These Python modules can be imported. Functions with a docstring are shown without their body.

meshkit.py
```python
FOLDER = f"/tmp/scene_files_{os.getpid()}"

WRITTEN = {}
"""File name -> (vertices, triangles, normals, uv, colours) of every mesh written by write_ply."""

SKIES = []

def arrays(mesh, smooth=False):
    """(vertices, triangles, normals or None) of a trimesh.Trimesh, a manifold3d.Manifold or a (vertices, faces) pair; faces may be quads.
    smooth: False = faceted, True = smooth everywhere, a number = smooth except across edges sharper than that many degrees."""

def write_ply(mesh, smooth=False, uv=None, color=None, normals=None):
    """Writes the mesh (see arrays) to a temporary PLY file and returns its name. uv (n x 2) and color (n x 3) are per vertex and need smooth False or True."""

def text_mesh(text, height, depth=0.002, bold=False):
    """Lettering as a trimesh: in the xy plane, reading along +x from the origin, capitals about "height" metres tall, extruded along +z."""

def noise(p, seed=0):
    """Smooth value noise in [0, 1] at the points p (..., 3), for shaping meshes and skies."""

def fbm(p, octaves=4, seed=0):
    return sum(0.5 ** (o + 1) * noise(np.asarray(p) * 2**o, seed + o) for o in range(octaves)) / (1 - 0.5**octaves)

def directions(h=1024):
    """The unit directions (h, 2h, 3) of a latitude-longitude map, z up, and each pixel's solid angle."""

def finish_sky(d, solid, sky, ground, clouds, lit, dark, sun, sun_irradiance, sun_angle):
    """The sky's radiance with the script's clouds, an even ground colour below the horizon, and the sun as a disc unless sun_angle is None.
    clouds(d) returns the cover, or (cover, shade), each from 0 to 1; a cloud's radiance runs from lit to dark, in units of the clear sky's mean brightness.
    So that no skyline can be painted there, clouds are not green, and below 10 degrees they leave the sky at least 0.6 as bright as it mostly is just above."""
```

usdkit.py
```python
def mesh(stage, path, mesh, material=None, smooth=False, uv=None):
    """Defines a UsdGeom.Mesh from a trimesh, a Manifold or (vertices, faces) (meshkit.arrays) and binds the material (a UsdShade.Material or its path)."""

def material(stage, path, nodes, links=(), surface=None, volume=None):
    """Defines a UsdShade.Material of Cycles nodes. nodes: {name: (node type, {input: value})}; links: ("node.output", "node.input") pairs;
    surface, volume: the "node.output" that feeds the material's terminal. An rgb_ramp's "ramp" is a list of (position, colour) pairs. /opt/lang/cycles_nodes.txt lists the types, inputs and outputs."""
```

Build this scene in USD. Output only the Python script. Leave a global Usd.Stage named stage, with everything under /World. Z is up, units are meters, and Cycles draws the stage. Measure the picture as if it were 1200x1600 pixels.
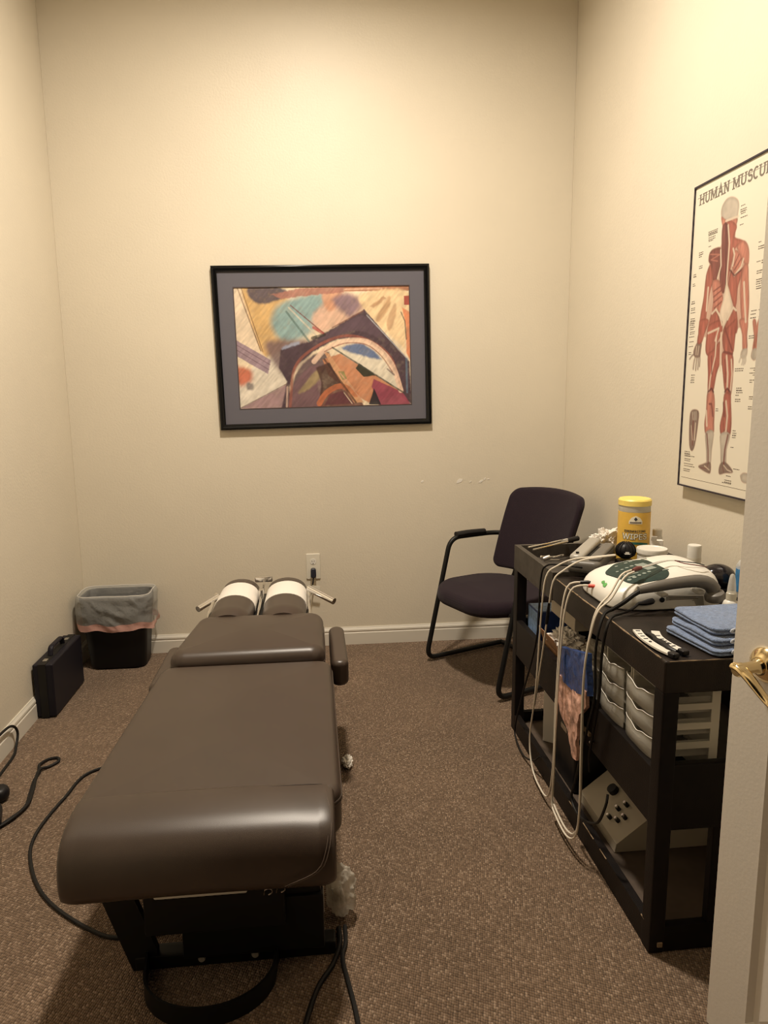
import math, random
import numpy as np, trimesh, manifold3d as m3
import shapely.geometry as sg
from shapely.ops import unary_union
import usdkit, meshkit
from pxr import Usd, UsdGeom, UsdLux, UsdShade, Gf, Sdf, Vt

random.seed(7); rng = np.random.default_rng(7)
stage = Usd.Stage.CreateInMemory()
UsdGeom.SetStageUpAxis(stage, UsdGeom.Tokens.z); UsdGeom.SetStageMetersPerUnit(stage, 1.0)
UsdGeom.Xform.Define(stage, '/World')

# ---------------------------------------------------------------- camera, exposure, lamp settings
EXPOSURE = 0.0
LAMP_POS, LAMP_R, LAMP_POWER = (0.08, 2.52, 3.89), 0.13, 850.0
LAMP_COLOR = (1.0, 0.885, 0.735)
# rows: world X, Y, Z; columns: camera right, down, forward
R = np.array([[0.9947706, -0.0261782, 0.0987224], [-0.1016791, -0.1626866, 0.9814247], [-0.0096311, -0.9863305, -0.1644976]])
cam = UsdGeom.Camera.Define(stage, '/World/camera')
cam.AddTransformOp().Set(Gf.Matrix4d(*R[:, 0], 0, *(-R[:, 1]), 0, *(-R[:, 2]), 0, 0, 0, 1.5, 1))
cam.CreateHorizontalApertureAttr(20.955); cam.CreateVerticalApertureAttr(20.955 * 4 / 3)
cam.CreateFocalLengthAttr(20.955 * 1110 / 1200); cam.CreateClippingRangeAttr(Gf.Vec2f(0.05, 100)); cam.CreateExposureAttr(EXPOSURE)

# ---------------------------------------------------------------- helpers
TAU = 2 * math.pi
INV = {}        # prim path -> inverse world matrix
USED = set()


def numbered(base, name):
    p, k = f'{base}/{name}', 0
    while p in USED:
        k += 1
        p = f'{base}/{name}_{k:03d}'
    USED.add(p)
    return p


def thing(name, label, cat, loc=(0, 0, 0), rotz=0, group=None, kind=None):
    p = numbered('/World', name)
    x = UsdGeom.Xform.Define(stage, p)
    x.AddTranslateOp().Set(Gf.Vec3d(*map(float, loc)))
    if rotz:
        x.AddRotateZOp().Set(float(rotz))
    a = math.radians(rotz); c, s = math.cos(a), math.sin(a)
    M = np.eye(4); M[:3, :3] = [[c, -s, 0], [s, c, 0], [0, 0, 1]]; M[:3, 3] = loc
    INV[p] = np.linalg.inv(M)
    mark(x.GetPrim(), label, cat, group, kind)
    return p


def mark(prim, label=None, cat=None, group=None, kind=None):
    for k, v in (('label', label), ('category', cat), ('group', group), ('kind', kind)):
        if v:
            prim.SetCustomDataByKey(k, v)


def part(name, mesh, mat, parent, label=None, smooth=35, kind=None, cd=None):
    """One mesh, given in world coordinates, under its thing or part."""
    v, f, n = meshkit.arrays(mesh, smooth)
    Mi = INV[parent]
    v = v @ Mi[:3, :3].T + Mi[:3, 3]
    p = numbered(parent, name)
    INV[p] = Mi
    m = UsdGeom.Mesh.Define(stage, p)
    m.CreatePointsAttr(Vt.Vec3fArray.FromNumpy(v.astype(np.float32)))
    m.CreateFaceVertexCountsAttr(Vt.IntArray.FromNumpy(np.full(len(f), 3, np.int32)))
    m.CreateFaceVertexIndicesAttr(Vt.IntArray.FromNumpy(f.astype(np.int32).ravel()))
    m.CreateSubdivisionSchemeAttr('none')
    if n is not None:
        m.CreateNormalsAttr(Vt.Vec3fArray.FromNumpy((n @ Mi[:3, :3].T).astype(np.float32)))
        m.SetNormalsInterpolation('vertex')
    if cd is not None:
        UsdGeom.PrimvarsAPI(m).CreatePrimvar('Cd', Sdf.ValueTypeNames.Color3fArray, 'vertex').Set(Vt.Vec3fArray.FromNumpy(cd.astype(np.float32)))
    if mat is not None:
        UsdShade.MaterialBindingAPI.Apply(m.GetPrim()).Bind(mat)
    mark(m.GetPrim(), label, None, None, kind)
    return p


def single(name, mesh, mat, label, cat, smooth=35, group=None, kind=None):
    INV.setdefault('/World', np.eye(4))
    p = part(name, mesh, mat, '/World', None, smooth)
    mark(stage.GetPrimAtPath(p), label, cat, group, kind)
    return p


def struct(name, mesh, mat, parent='/World', smooth=35):
    INV.setdefault('/World', np.eye(4))
    p = part(name, mesh, mat, parent, None, smooth)
    if parent == '/World':
        mark(stage.GetPrimAtPath(p), kind='structure')
    return p


def T(m, loc=(0, 0, 0), rx=0, ry=0, rz=0):
    """Rotates (degrees, x then y then z), then moves."""
    m = m.copy()
    M = trimesh.transformations.euler_matrix(math.radians(rx), math.radians(ry), math.radians(rz), 'sxyz')
    M[:3, 3] = loc
    m.apply_transform(M)
    return m


def cat(*ms):
    return trimesh.util.concatenate([m for m in ms if m is not None])


def rr(w, d, r, n=5):
    """Rounded rectangle, counter-clockwise."""
    r = max(1e-4, min(r, w / 2 - 1e-4, d / 2 - 1e-4))
    out = []
    for cx, cy, a0 in ((w / 2 - r, d / 2 - r, 0), (-w / 2 + r, d / 2 - r, 90), (-w / 2 + r, -d / 2 + r, 180), (w / 2 - r, -d / 2 + r, 270)):
        for k in range(n + 1):
            a = math.radians(a0 + 90 * k / n)
            out.append((cx + r * math.cos(a), cy + r * math.sin(a)))
    return np.array(out)


def loft(rings, cap0=True, cap1=True, closed=True):
    n = len(rings[0]); V = [np.asarray(r, float) for r in rings]; F = []
    for i in range(len(rings) - 1):
        a, b = i * n, (i + 1) * n
        for j in range(n if closed else n - 1):
            k = (j + 1) % n
            F += [(a + j, a + k, b + k), (a + j, b + k, b + j)]
    V = np.vstack(V); extra = []
    for do, base, flip in ((cap0, 0, True), (cap1, (len(rings) - 1) * n, False)):
        if do:
            c = len(V) + len(extra); extra.append(V[base:base + n].mean(0))
            for j in range(n):
                k = (j + 1) % n
                F.append((base + k, base + j, c) if flip else (base + j, base + k, c))
    if extra:
        V = np.vstack([V, extra])
    return trimesh.Trimesh(V, np.array(F), process=False)


def slab(w, d, z0, z1, rc=.01, re=.004, seg=3, puff=0, n=5, rb=None):
    """Rounded-corner slab with rounded edges, centred in x and y, from z0 to z1. puff: how much the top bulges."""
    rb = re if rb is None else rb
    rings = []
    def ring(i, z):
        rings.append(np.column_stack([rr(w - 2 * i, d - 2 * i, max(rc - i, .0005), n), np.full(4 * (n + 1), z)]))
    for k in range(seg + 1):
        a = math.pi / 2 * k / seg
        ring(rb * (1 - math.sin(a)), z0 + rb * (1 - math.cos(a)))
    for k in range(seg + 1):
        a = math.pi / 2 * k / seg
        ring(re * (1 - math.cos(a)), z1 - re + re * math.sin(a))
    if puff:
        m = min(w, d) / 2 - re
        for t in (.2, .45, .7, .9):
            ring(re + m * t, z1 + puff * (1 - (1 - t) ** 2))
    return loft(rings)


def box(x0, x1, y0, y1, z0, z1, r=.002, seg=2):
    m = slab(x1 - x0, y1 - y0, z0, z1, r, r, seg, n=seg)
    m.apply_translation(((x0 + x1) / 2, (y0 + y1) / 2, 0))
    return m


def lathe(prof, n=32, loc=(0, 0, 0)):
    """Revolves (radius, z) points about z."""
    a = np.arange(n) / n * TAU
    rings = [np.column_stack([r * np.cos(a), r * np.sin(a), np.full(n, z)]) for r, z in prof]
    m = loft(rings, prof[0][0] > 1e-6, prof[-1][0] > 1e-6)
    m.apply_translation(loc)
    return m


def spline(pts, step=.012):
    P = np.asarray(pts, float)
    if len(P) < 3:
        return P
    Q = np.vstack([2 * P[0] - P[1], P, 2 * P[-1] - P[-2]]); out = []
    for i in range(1, len(Q) - 2):
        p0, p1, p2, p3 = Q[i - 1:i + 3]
        k = max(2, int(np.linalg.norm(p2 - p1) / step))
        t = (np.arange(k) / k)[:, None]
        out.append(.5 * ((2 * p1) + (p2 - p0) * t + (2 * p0 - 5 * p1 + 4 * p2 - p3) * t ** 2 + (3 * p1 - p0 - 3 * p2 + p3) * t ** 3))
    return np.vstack(out + [P[-1:]])


def tube(pts, r, n=8, step=.012, smooth=True, sect=None):
    """Sweeps a circle (or the 2-D section) along the points; r may be a list, one per point given."""
    P = spline(pts, step) if smooth else np.asarray(pts, float)
    rad = np.interp(np.linspace(0, 1, len(P)), np.linspace(0, 1, len(r)), r) if np.ndim(r) else np.full(len(P), r)
    Tn = np.gradient(P, axis=0); Tn /= np.linalg.norm(Tn, axis=1)[:, None] + 1e-12
    u = np.cross(Tn[0], (0, 0, 1.0))
    if np.linalg.norm(u) < 1e-3:
        u = np.cross(Tn[0], (1.0, 0, 0))
    S = sect if sect is not None else np.column_stack([np.cos(np.arange(n) / n * TAU), np.sin(np.arange(n) / n * TAU)])
    rings = []
    for i in range(len(P)):
        u = u - Tn[i] * (u @ Tn[i]); u /= np.linalg.norm(u)
        w = np.cross(Tn[i], u)
        rings.append(P[i] + rad[i] * (S[:, :1] * u + S[:, 1:] * w))
    return loft(rings)


def fillet(pts, r, k=6):
    """Rounds the corners of a polyline with arcs of about radius r."""
    P = [np.asarray(p, float) for p in pts]; out = [P[0]]
    for a, b, c in zip(P, P[1:], P[2:]):
        d0, d1 = np.linalg.norm(a - b), np.linalg.norm(c - b)
        e = min(r, d0 * .48, d1 * .48)
        p, q = b + (a - b) / d0 * e, b + (c - b) / d1 * e
        for t in np.linspace(0, 1, k):
            out.append((1 - t) ** 2 * p + 2 * t * (1 - t) * b + t * t * q)
    return np.array(out + [P[-1]])


def rod(a, b, r, n=12):
    return tube([a, b], r, n, smooth=False)


def extrude(poly, h):
    ps = getattr(poly, 'geoms', [poly])
    return cat(*[trimesh.creation.extrude_polygon(g, h, engine='earcut') for g in ps])


def plate(pts, th, O, U, V):
    """A polygon in the plane (O; U, V), thickened along U x V."""
    U, V, O = np.asarray(U, float), np.asarray(V, float), np.asarray(O, float)
    m = extrude(pts if hasattr(pts, 'geom_type') else sg.Polygon(pts), th)
    N = np.cross(U, V)
    m.vertices = O + m.vertices[:, :1] * U + m.vertices[:, 1:2] * V + m.vertices[:, 2:] * N
    return m


def sphere(c, r, sub=3, sc=(1, 1, 1)):
    m = trimesh.creation.icosphere(sub, r); m.apply_scale(sc); m.apply_translation(c)
    return m


def text(s, h, O, U, V, depth=.0004, wide=1.0, bold=False, center=True):
    m = meshkit.text_mesh(s, h, depth, bold)
    if center:
        m.apply_translation((-m.bounds[:, 0].mean(), 0, 0))
    U, V, O = np.asarray(U, float), np.asarray(V, float), np.asarray(O, float)
    m.vertices = O + wide * m.vertices[:, :1] * U + m.vertices[:, 1:2] * V + m.vertices[:, 2:] * np.cross(U, V)
    return m


# ---------------------------------------------------------------- materials
def mat(name, col, rough=.5, var=.0, scale=12, bump=0, bscale=300, metal=0, spec=.5, sheen=0, coat=0, detail=3, trans=0, ior=1.5, emit=0):
    hi = tuple(min(1, c * (1 + var)) for c in col); lo = tuple(c * (1 - var) for c in col)
    p = {'roughness': rough, 'metallic': metal, 'specular_ior_level': spec, 'sheen_weight': sheen, 'coat_weight': coat, 'transmission_weight': trans, 'ior': ior, 'base_color': col}
    if emit:
        p |= {'emission_color': col, 'emission_strength': emit}
    nodes, links = {'p': ('principled_bsdf', p)}, []
    if var or bump:
        nodes['g'] = ('geometry', {})
    if var:
        nodes['n'] = ('noise_texture', {'scale': scale, 'detail': detail, 'roughness': .6})
        nodes['r'] = ('rgb_ramp', {'ramp': [(.3, lo), (.7, hi)]})
        links += [('g.position', 'n.vector'), ('n.fac', 'r.fac'), ('r.color', 'p.base_color')]
    if bump:
        nodes['bn'] = ('noise_texture', {'scale': bscale, 'detail': 3})
        nodes['b'] = ('bump', {'strength': 1.0, 'distance': bump})
        links += [('g.position', 'bn.vector'), ('bn.fac', 'b.height'), ('b.normal', 'p.normal')]
    return usdkit.material(stage, '/World/Looks/' + name, nodes, links, surface='p.BSDF')


def film(name, col, clear=.5, rough=.25, bump=.0, bscale=60):
    """Thin translucent plastic: part clear, part milky, with a gloss."""
    nodes = {'g': ('geometry', {}), 't': ('transparent_bsdf', {'color': (.97, .97, .97)}), 'p': ('principled_bsdf', {'base_color': col, 'roughness': rough}),
             'tl': ('translucent_bsdf', {'color': col}), 'm1': ('mix_closure', {'fac': .35}), 'm2': ('mix_closure', {'fac': 1 - clear})}
    links = [('p.BSDF', 'm1.closure1'), ('tl.BSDF', 'm1.closure2'), ('t.BSDF', 'm2.closure1'), ('m1.closure', 'm2.closure2')]
    if bump:
        nodes['bn'] = ('noise_texture', {'scale': bscale, 'detail': 2}); nodes['b'] = ('bump', {'strength': 1.0, 'distance': bump})
        links += [('g.position', 'bn.vector'), ('bn.fac', 'b.height'), ('b.normal', 'p.normal')]
    return usdkit.material(stage, '/World/Looks/' + name, nodes, links, surface='m2.closure')


def print_mat(name, rough=.5, coat=0):
    return usdkit.material(stage, '/World/Looks/' + name, {'a': ('attribute', {'attribute': 'Cd'}), 'p': ('principled_bsdf', {'roughness': rough, 'coat_weight': coat})}, [('a.color', 'p.base_color')], surface='p.BSDF')


def carpet_mat():
    nodes = {'g': ('geometry', {}), 'mp': ('mapping', {'rotation': (0, 0, .35), 'scale': (1.0, .72, 1.0)}),
             'w': ('noise_texture', {'scale': 22, 'detail': 2}), 'wm': ('mix_vector', {'fac': .012}),
             'v': ('voronoi_texture', {'scale': 170, 'randomness': .3}), 'v2': ('voronoi_texture', {'scale': 118, 'randomness': .55, 'feature': 'f1'}),
             'n': ('noise_texture', {'scale': 300, 'detail': 3, 'roughness': .7}), 'nb': ('noise_texture', {'scale': 2.2, 'detail': 3}),
             'inv': ('math', {'math_type': 'subtract', 'value1': 1.0}),
             'pit': ('rgb_ramp', {'ramp': [(.0, (1, 1, 1)), (.38, (.92, .92, .92)), (.72, (.30, .30, .30))]}),
             'sep': ('separate_color', {}),
             'cr': ('rgb_ramp', {'ramp': [(0, (.160, .104, .065)), (.5, (.212, .140, .089)), (.85, (.262, .178, .118)), (1, (.37, .265, .185))]}),
             'mul': ('mix_color', {'blend_type': 'multiply', 'fac': 1.0}), 'mul2': ('mix_color', {'blend_type': 'multiply', 'fac': 1.0}),
             'rb': ('rgb_ramp', {'ramp': [(.3, (.86, .86, .86)), (.7, (1.08, 1.08, 1.08))]}),
             'b': ('bump', {'strength': 1.0, 'distance': .005}), 'p': ('principled_bsdf', {'roughness': .95, 'sheen_weight': .15, 'specular_ior_level': .15})}
    links = [('g.position', 'mp.vector'), ('mp.vector', 'v.vector'), ('g.position', 'n.vector'), ('g.position', 'nb.vector'),
             ('v.distance', 'pit.fac'), ('v.color', 'sep.color'), ('sep.r', 'cr.fac'), ('cr.color', 'mul.a'), ('pit.color', 'mul.b'), ('nb.fac', 'rb.fac'),
             ('mul.result', 'mul2.a'), ('rb.color', 'mul2.b'), ('mul2.result', 'p.base_color'), ('v.distance', 'inv.value2'), ('inv.value', 'b.height'), ('b.normal', 'p.normal')]
    for k in ('w', 'wm', 'v2'):
        nodes.pop(k)
    return usdkit.material(stage, '/World/Looks/carpet', nodes, links, surface='p.BSDF')


M = dict(
    wall=mat('wall_paint', (.66, .600, .488), .46, var=.025, scale=1.3, bump=.0006, bscale=90, spec=.28),
    ceil=mat('ceiling_paint', (.75, .72, .66), .9),
    trim=mat('trim_white', (.66, .62, .54), .35),
    door=mat('door_white', (.80, .76, .695), .4, bump=.0003, bscale=120),
    carpet=carpet_mat(),
    leather=mat('brown_vinyl', (.047, .0315, .0232), .36, var=.08, scale=6, bump=.00018, bscale=700, spec=.5),
    seam=mat('dark_seam', (.02, .013, .01), .6),
    stitch=mat('stitch_thread', (.085, .060, .045), .7),
    chrome=mat('chrome', (.75, .73, .70), .16, metal=1),
    steel=mat('brushed_steel', (.55, .53, .49), .32, metal=1),
    brass=mat('polished_brass', (.82, .66, .38), .15, metal=1),
    blackmetal=mat('black_metal', (.006, .006, .006), .45, spec=.3),
    blackplastic=mat('black_plastic', (.009, .008, .009), .42, spec=.3),
    rubber=mat('black_rubber', (.008, .007, .006), .6, spec=.3),
    cart=mat('cart_plastic', (.0065, .0045, .004), .5, spec=.22, var=.25, scale=25, bump=.0005, bscale=260),
    carttop=mat('cart_top', (.014, .0095, .007), .45, spec=.3, var=.5, scale=9, detail=6, bump=.0005, bscale=260),
    carttray=mat('cart_tray_dusty', (.055, .046, .037), .6, spec=.3, var=.3, scale=18, bump=.0005, bscale=260),
    shelf=mat('shelf_floor', (.075, .052, .036), .7, var=.2, scale=15),
    wear_highlight=mat('worn_edge', (.24, .17, .10), .6, var=.4, scale=60),  # tan wear of the top edge; also colours the painted rim highlights
    fabric=mat('purple_fabric', (.021, .0135, .0185), .95, var=.35, scale=330, bump=.0015, bscale=500, sheen=.08, spec=.1),
    white=mat('white_plastic', (.72, .70, .64), .35),
    cream=mat('cream_plastic', (.70, .66, .56), .4),
    beige=mat('beige_metal', (.42, .37, .29), .5, bump=.0003, bscale=300),
    greypl=mat('grey_plastic', (.13, .12, .105), .42, bump=.0003, bscale=500),
    greylt=mat('light_grey_plastic', (.34, .32, .28), .35),
    tealpanel=mat('green_panel', (.016, .036, .030), .45, spec=.25, var=.2, scale=40),
    panelgrey=mat('panel_keys', (.22, .26, .235), .4),
    green=mat('leaf_green', (.10, .34, .09), .5, var=.3, scale=60),
    red=mat('red_plastic', (.62, .07, .04), .4), maroon=mat('maroon_clip', (.14, .035, .03), .4),
    lead=mat('lead_white', (.66, .60, .50), .5),
    paper=mat('paper_white', (.74, .70, .64), .85, bump=.0006, bscale=160),
    tissue=mat('tissue', (.78, .74, .68), .9),
    yellow=mat('yellow_label', (.74, .46, .075), .4, var=.05, scale=30), yellowlid=mat('yellow_lid', (.86, .66, .16), .4),
    neck=film('milky_neck', (.8, .76, .64), .15),
    ink=mat('dark_ink', (.03, .03, .035), .6), inkgreen=mat('green_ink', (.03, .16, .13), .6), inkcream=mat('cream_ink', (.78, .74, .6), .6),
    inkbrown=mat('brown_ink', (.18, .15, .12), .7),
    bluebox=mat('blue_card', (.018, .045, .19), .45, var=.2, scale=30), bluelt=mat('light_blue_card', (.25, .38, .62), .5, var=.35, scale=45),
    bluebag=mat('blue_film', (.025, .06, .20), .25, var=.4, scale=28, bump=.004, bscale=35),
    pink=mat('pink_film', (.56, .33, .26), .28, var=.55, scale=26, bump=.006, bscale=30),
    bluelabel=mat('blue_label', (.05, .20, .42), .4, var=.25, scale=60),
    amber=mat('amber_plastic', (.50, .25, .03), .25),
    card=mat('brown_card', (.33, .18, .09), .8, var=.1, scale=60),
    towel=mat('blue_towel', (.19, .26, .42), 1.0, var=.25, scale=120, bump=.004, bscale=380, sheen=.4, spec=.1),
    towelhem=mat('towel_hem', (.50, .54, .62), 1.0, bump=.002, bscale=300, sheen=.3),
    bottleclear=film('clear_bottle', (.80, .79, .75), .45),
    drawer=film('drawer_clear', (.66, .63, .56), .58, .2), drawerbody=film('drawer_body', (.72, .69, .62), .18, .3),
    bag=film('bin_liner', (.60, .60, .58), .56, .22, bump=.006, bscale=45), baghem=film('bin_liner_hem', (.80, .45, .38), .22, .3, bump=.004, bscale=40),
    baghighlight=film('bin_liner_highlight', (.84, .82, .78), .25, .3),
    clearbag=film('clear_bag', (.66, .61, .52), .40, .15, bump=.006, bscale=45),
    casevinyl=mat('case_vinyl', (.008, .007, .012), .5, spec=.25, bump=.0008, bscale=350),
    bin=mat('bin_black', (.004, .0035, .0035), .45, spec=.25),
    frame=mat('frame_lacquer', (.004, .004, .0045), .22, spec=.3), matboard=mat('grey_mat_board', (.125, .12, .142), .9, spec=.15, var=.03, scale=200), bevel=mat('mat_bevel', (.06, .04, .04), .7),
    print=print_mat('art_print', .5), poster=print_mat('chart_print', .35),
    posteredge=mat('chart_edge', (.022, .016, .028), .4),
    plug=mat('plug_blueblack', (.020, .022, .035), .4), tag=mat('cord_tag', (.70, .66, .56), .6),
    glossblack=mat('gloss_dark', (.012, .010, .013), .1),
    lampglow=mat('lamp_diffuser', LAMP_COLOR, .5, emit=20), lamptrim=mat('lamp_trim', (.8, .78, .74), .4),
)

XL, XR, YB, YF, ZC = -1.335, 1.506, 4.133, 0.40, 3.93

# ---------------------------------------------------------------- the room
def quad(pts):
    return trimesh.Trimesh(np.array(pts, float), [[0, 1, 2], [0, 2, 3]], process=False)


struct('floor', box(XL - .1, XR + .1, YF - 1.6, YB + .1, -.1, 0, .001, 1), M['carpet'])
struct('ceiling', box(XL - .1, XR + .1, YF - .1, YB + .1, ZC, ZC + .1, .001, 1), M['ceil'])
struct('wall_left', box(XL - .1, XL, YF - .1, YB + .1, 0, ZC, .001, 1), M['wall'])
struct('wall_right', box(XR, XR + .1, YF - .1, YB + .1, 0, ZC, .001, 1), M['wall'])
wb = struct('wall_back', box(XL, XR, YB, YB + .1, 0, ZC, .001, 1), M['wall'])
fw = sg.box(XL, 0, XR, ZC).difference(sg.box(-.48, -1, 1.165, 2.1))          # the open doorway the photo is taken from
struct('wall_front', plate(fw, .10, (0, YF + .10, 0), (1, 0, 0), (0, 0, 1)), M['wall'])

# chips and dents knocked into the back wall beside the chair
for (cx, cz, s, a) in ((.645, .985, .016, 40), (.868, .982, .034, 35), (.935, .977, .012, 30), (1.0, .978, .022, 35), (1.022, .992, .014, 60), (1.043, .99, .012, 10)):
    pts = []
    for k in range(11):
        t = TAU * k / 11
        pts.append((s * (.5 + .25 * rng.random()) * math.cos(t), s * (.22 + .16 * rng.random()) * math.sin(t)))
    ca, sa = math.cos(math.radians(a)), math.sin(math.radians(a))
    pts = [(cx + x * ca - z * sa, cz + x * sa + z * ca) for x, z in pts]
    part('chip', plate(pts, .0016, (0, YB, 0), (1, 0, 0), (0, 0, 1)), M['paper'], wb, 'chipped paint showing pale plaster', smooth=False)


def base_profile(h=.108):
    return np.array([(0, 0), (.014, 0), (.014, h * .66), (.011, h * .70), (.011, h * .74), (.013, h * .78), (.012, h * .86), (.006, h * .94), (.004, h), (0, h)])


def baseboard(name, a, b, nrm):
    """Runs from a to b on the floor; the profile stands out along nrm."""
    a, b, n_ = np.array([*a, 0.]), np.array([*b, 0.]), np.array([*nrm, 0.])
    pr = base_profile()
    rings = [np.array([p + n_ * x + np.array([0, 0, z]) for x, z in pr]) for p in (a, b)]
    m = loft(rings)
    m.fix_normals()
    struct(name, m, M['trim'], smooth=25)


baseboard('baseboard_left', (XL, YF), (XL, YB), (1, 0))
baseboard('baseboard_back', (XL, YB), (XR, YB), (0, -1))
baseboard('baseboard_right', (XR, .5), (XR, YB), (-1, 0))

# the lamp: a small round ceiling fixture, above the frame
t = thing('ceiling_light', 'round white ceiling lamp lighting the room from above the treatment table', 'ceiling light', LAMP_POS)
part('trim_ring', lathe([(LAMP_R + .004, .03), (LAMP_R + .03, .03), (LAMP_R + .03, .006), (LAMP_R + .02, 0), (LAMP_R + .004, 0)], 40, LAMP_POS), M['lamptrim'], t)
part('diffuser', lathe([(.001, .002), (LAMP_R * .6, .003), (LAMP_R, .008), (LAMP_R, .02), (.001, .02)], 40, LAMP_POS), M['lampglow'], t)
part('lamp_baffle', lathe([(LAMP_R + .006, .04), (LAMP_R + .006, -.038), (LAMP_R + .002, -.038), (LAMP_R + .002, .001)], 48, LAMP_POS), M['blackmetal'], t, 'unseen dark baffle added round the diffuser to cut its light on the upper walls')  # unseen baffle added to keep lamp light off the upper walls
disk = UsdLux.DiskLight.Define(stage, t + '/lamp_disk')      # the lamp's own light, just under its diffuser, shining down
disk.CreateRadiusAttr(LAMP_R * .95); disk.CreateIntensityAttr(LAMP_POWER); disk.CreateColorAttr(Gf.Vec3f(*LAMP_COLOR))
disk.AddTranslateOp().Set(Gf.Vec3d(0, 0, -.002))

# ---------------------------------------------------------------- door, hinged beyond the right of the frame
DU = np.array([.25, -.968, 0]); DU /= np.linalg.norm(DU)
DN = np.array([DU[1], -DU[0], 0])           # outward on the face seen: to the left
E0 = np.array([.905, 1.395, 0])
UP = np.array([0, 0, 1.])
d1 = thing('door_1', 'white panelled door standing open by the cart, with a brass lever', 'door', tuple(E0), kind='structure')
W, Hd = .90, 2.03
holes = [(.115, .41, 1.05, 1.62), (.49, .785, 1.05, 1.62), (.105, .41, .10, .88), (.49, .795, .10, .88), (.115, .41, 1.72, 1.92), (.49, .785, 1.72, 1.92)]
poly = sg.Polygon([(0, .008), (W, .008), (W, Hd), (0, Hd)])
for a, b, c, d_ in holes:
    poly = poly.difference(sg.box(a, c, b, d_))
# u along the door, v up; thickened away from the face seen
def door_plate(p, th, off):
    return plate(p, th, E0 + DN * (off - th), DU, UP) if np.cross(DU, UP) @ DN > 0 else plate(p, th, E0 + DN * off, DU, UP)
part('door_leaf', door_plate(poly, .036, 0), M['door'], d1)
for a, b, c, d_ in holes:
    O_ = E0 + DU * ((a + b) / 2) + UP * c - DN * .018
    def P3(u, v, w):
        return E0 + DU * u + UP * v + DN * w
    for s_ in (0, 1):
        w0 = -.010 if s_ == 0 else -.026
        w1 = -.004 if s_ == 0 else -.032
        r1 = [(a, c), (b, c), (b, d_), (a, d_)]
        def inset(i):
            return [(a + i, c + i), (b - i, c + i), (b - i, d_ - i), (a + i, d_ - i)]
        rings = [np.array([P3(u, v, 0 if s_ == 0 else -.036) for u, v in inset(0)]), np.array([P3(u, v, w0) for u, v in inset(.012)]),
                 np.array([P3(u, v, w0) for u, v in inset(.026)]), np.array([P3(u, v, w1) for u, v in inset(.055)])]
        mm = loft(rings, False, True)
        if s_ == (0 if np.cross(DU, UP) @ DN > 0 else 1):
            pass
        else:
            mm.invert()
        part('door_panel', mm, M['door'], d1, smooth=False)
hc = E0 + DU * .083 + UP * .937
ax = np.array([DN, DU, UP]).T
def hpt(n_, u, v):
    return hc + DN * n_ + DU * u + UP * v
rose = lathe([(.0005, 0), (.036, 0), (.037, .004), (.034, .009), (.027, .015), (.021, .020), (.018, .021), (.0005, .021)], 40)
Mx = np.eye(4); Mx[:3, :3] = np.column_stack([DU, UP, np.cross(DU, UP)]) if np.cross(DU, UP) @ DN > 0 else np.column_stack([UP, DU, DN])
Mx[:3, 3] = hc; rose.apply_transform(Mx)
h1 = part('door_handle', rose, M['brass'], d1, 'polished brass lever handle with a round rose')
neck = lathe([(.0005, .018), (.016, .018), (.0165, .024), (.014, .028), (.0125, .034), (.0125, .060), (.0145, .066), (.0145, .078), (.012, .082), (.0005, .082)], 32)
neck.apply_transform(Mx)
part('neck', neck, M['brass'], h1)
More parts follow.
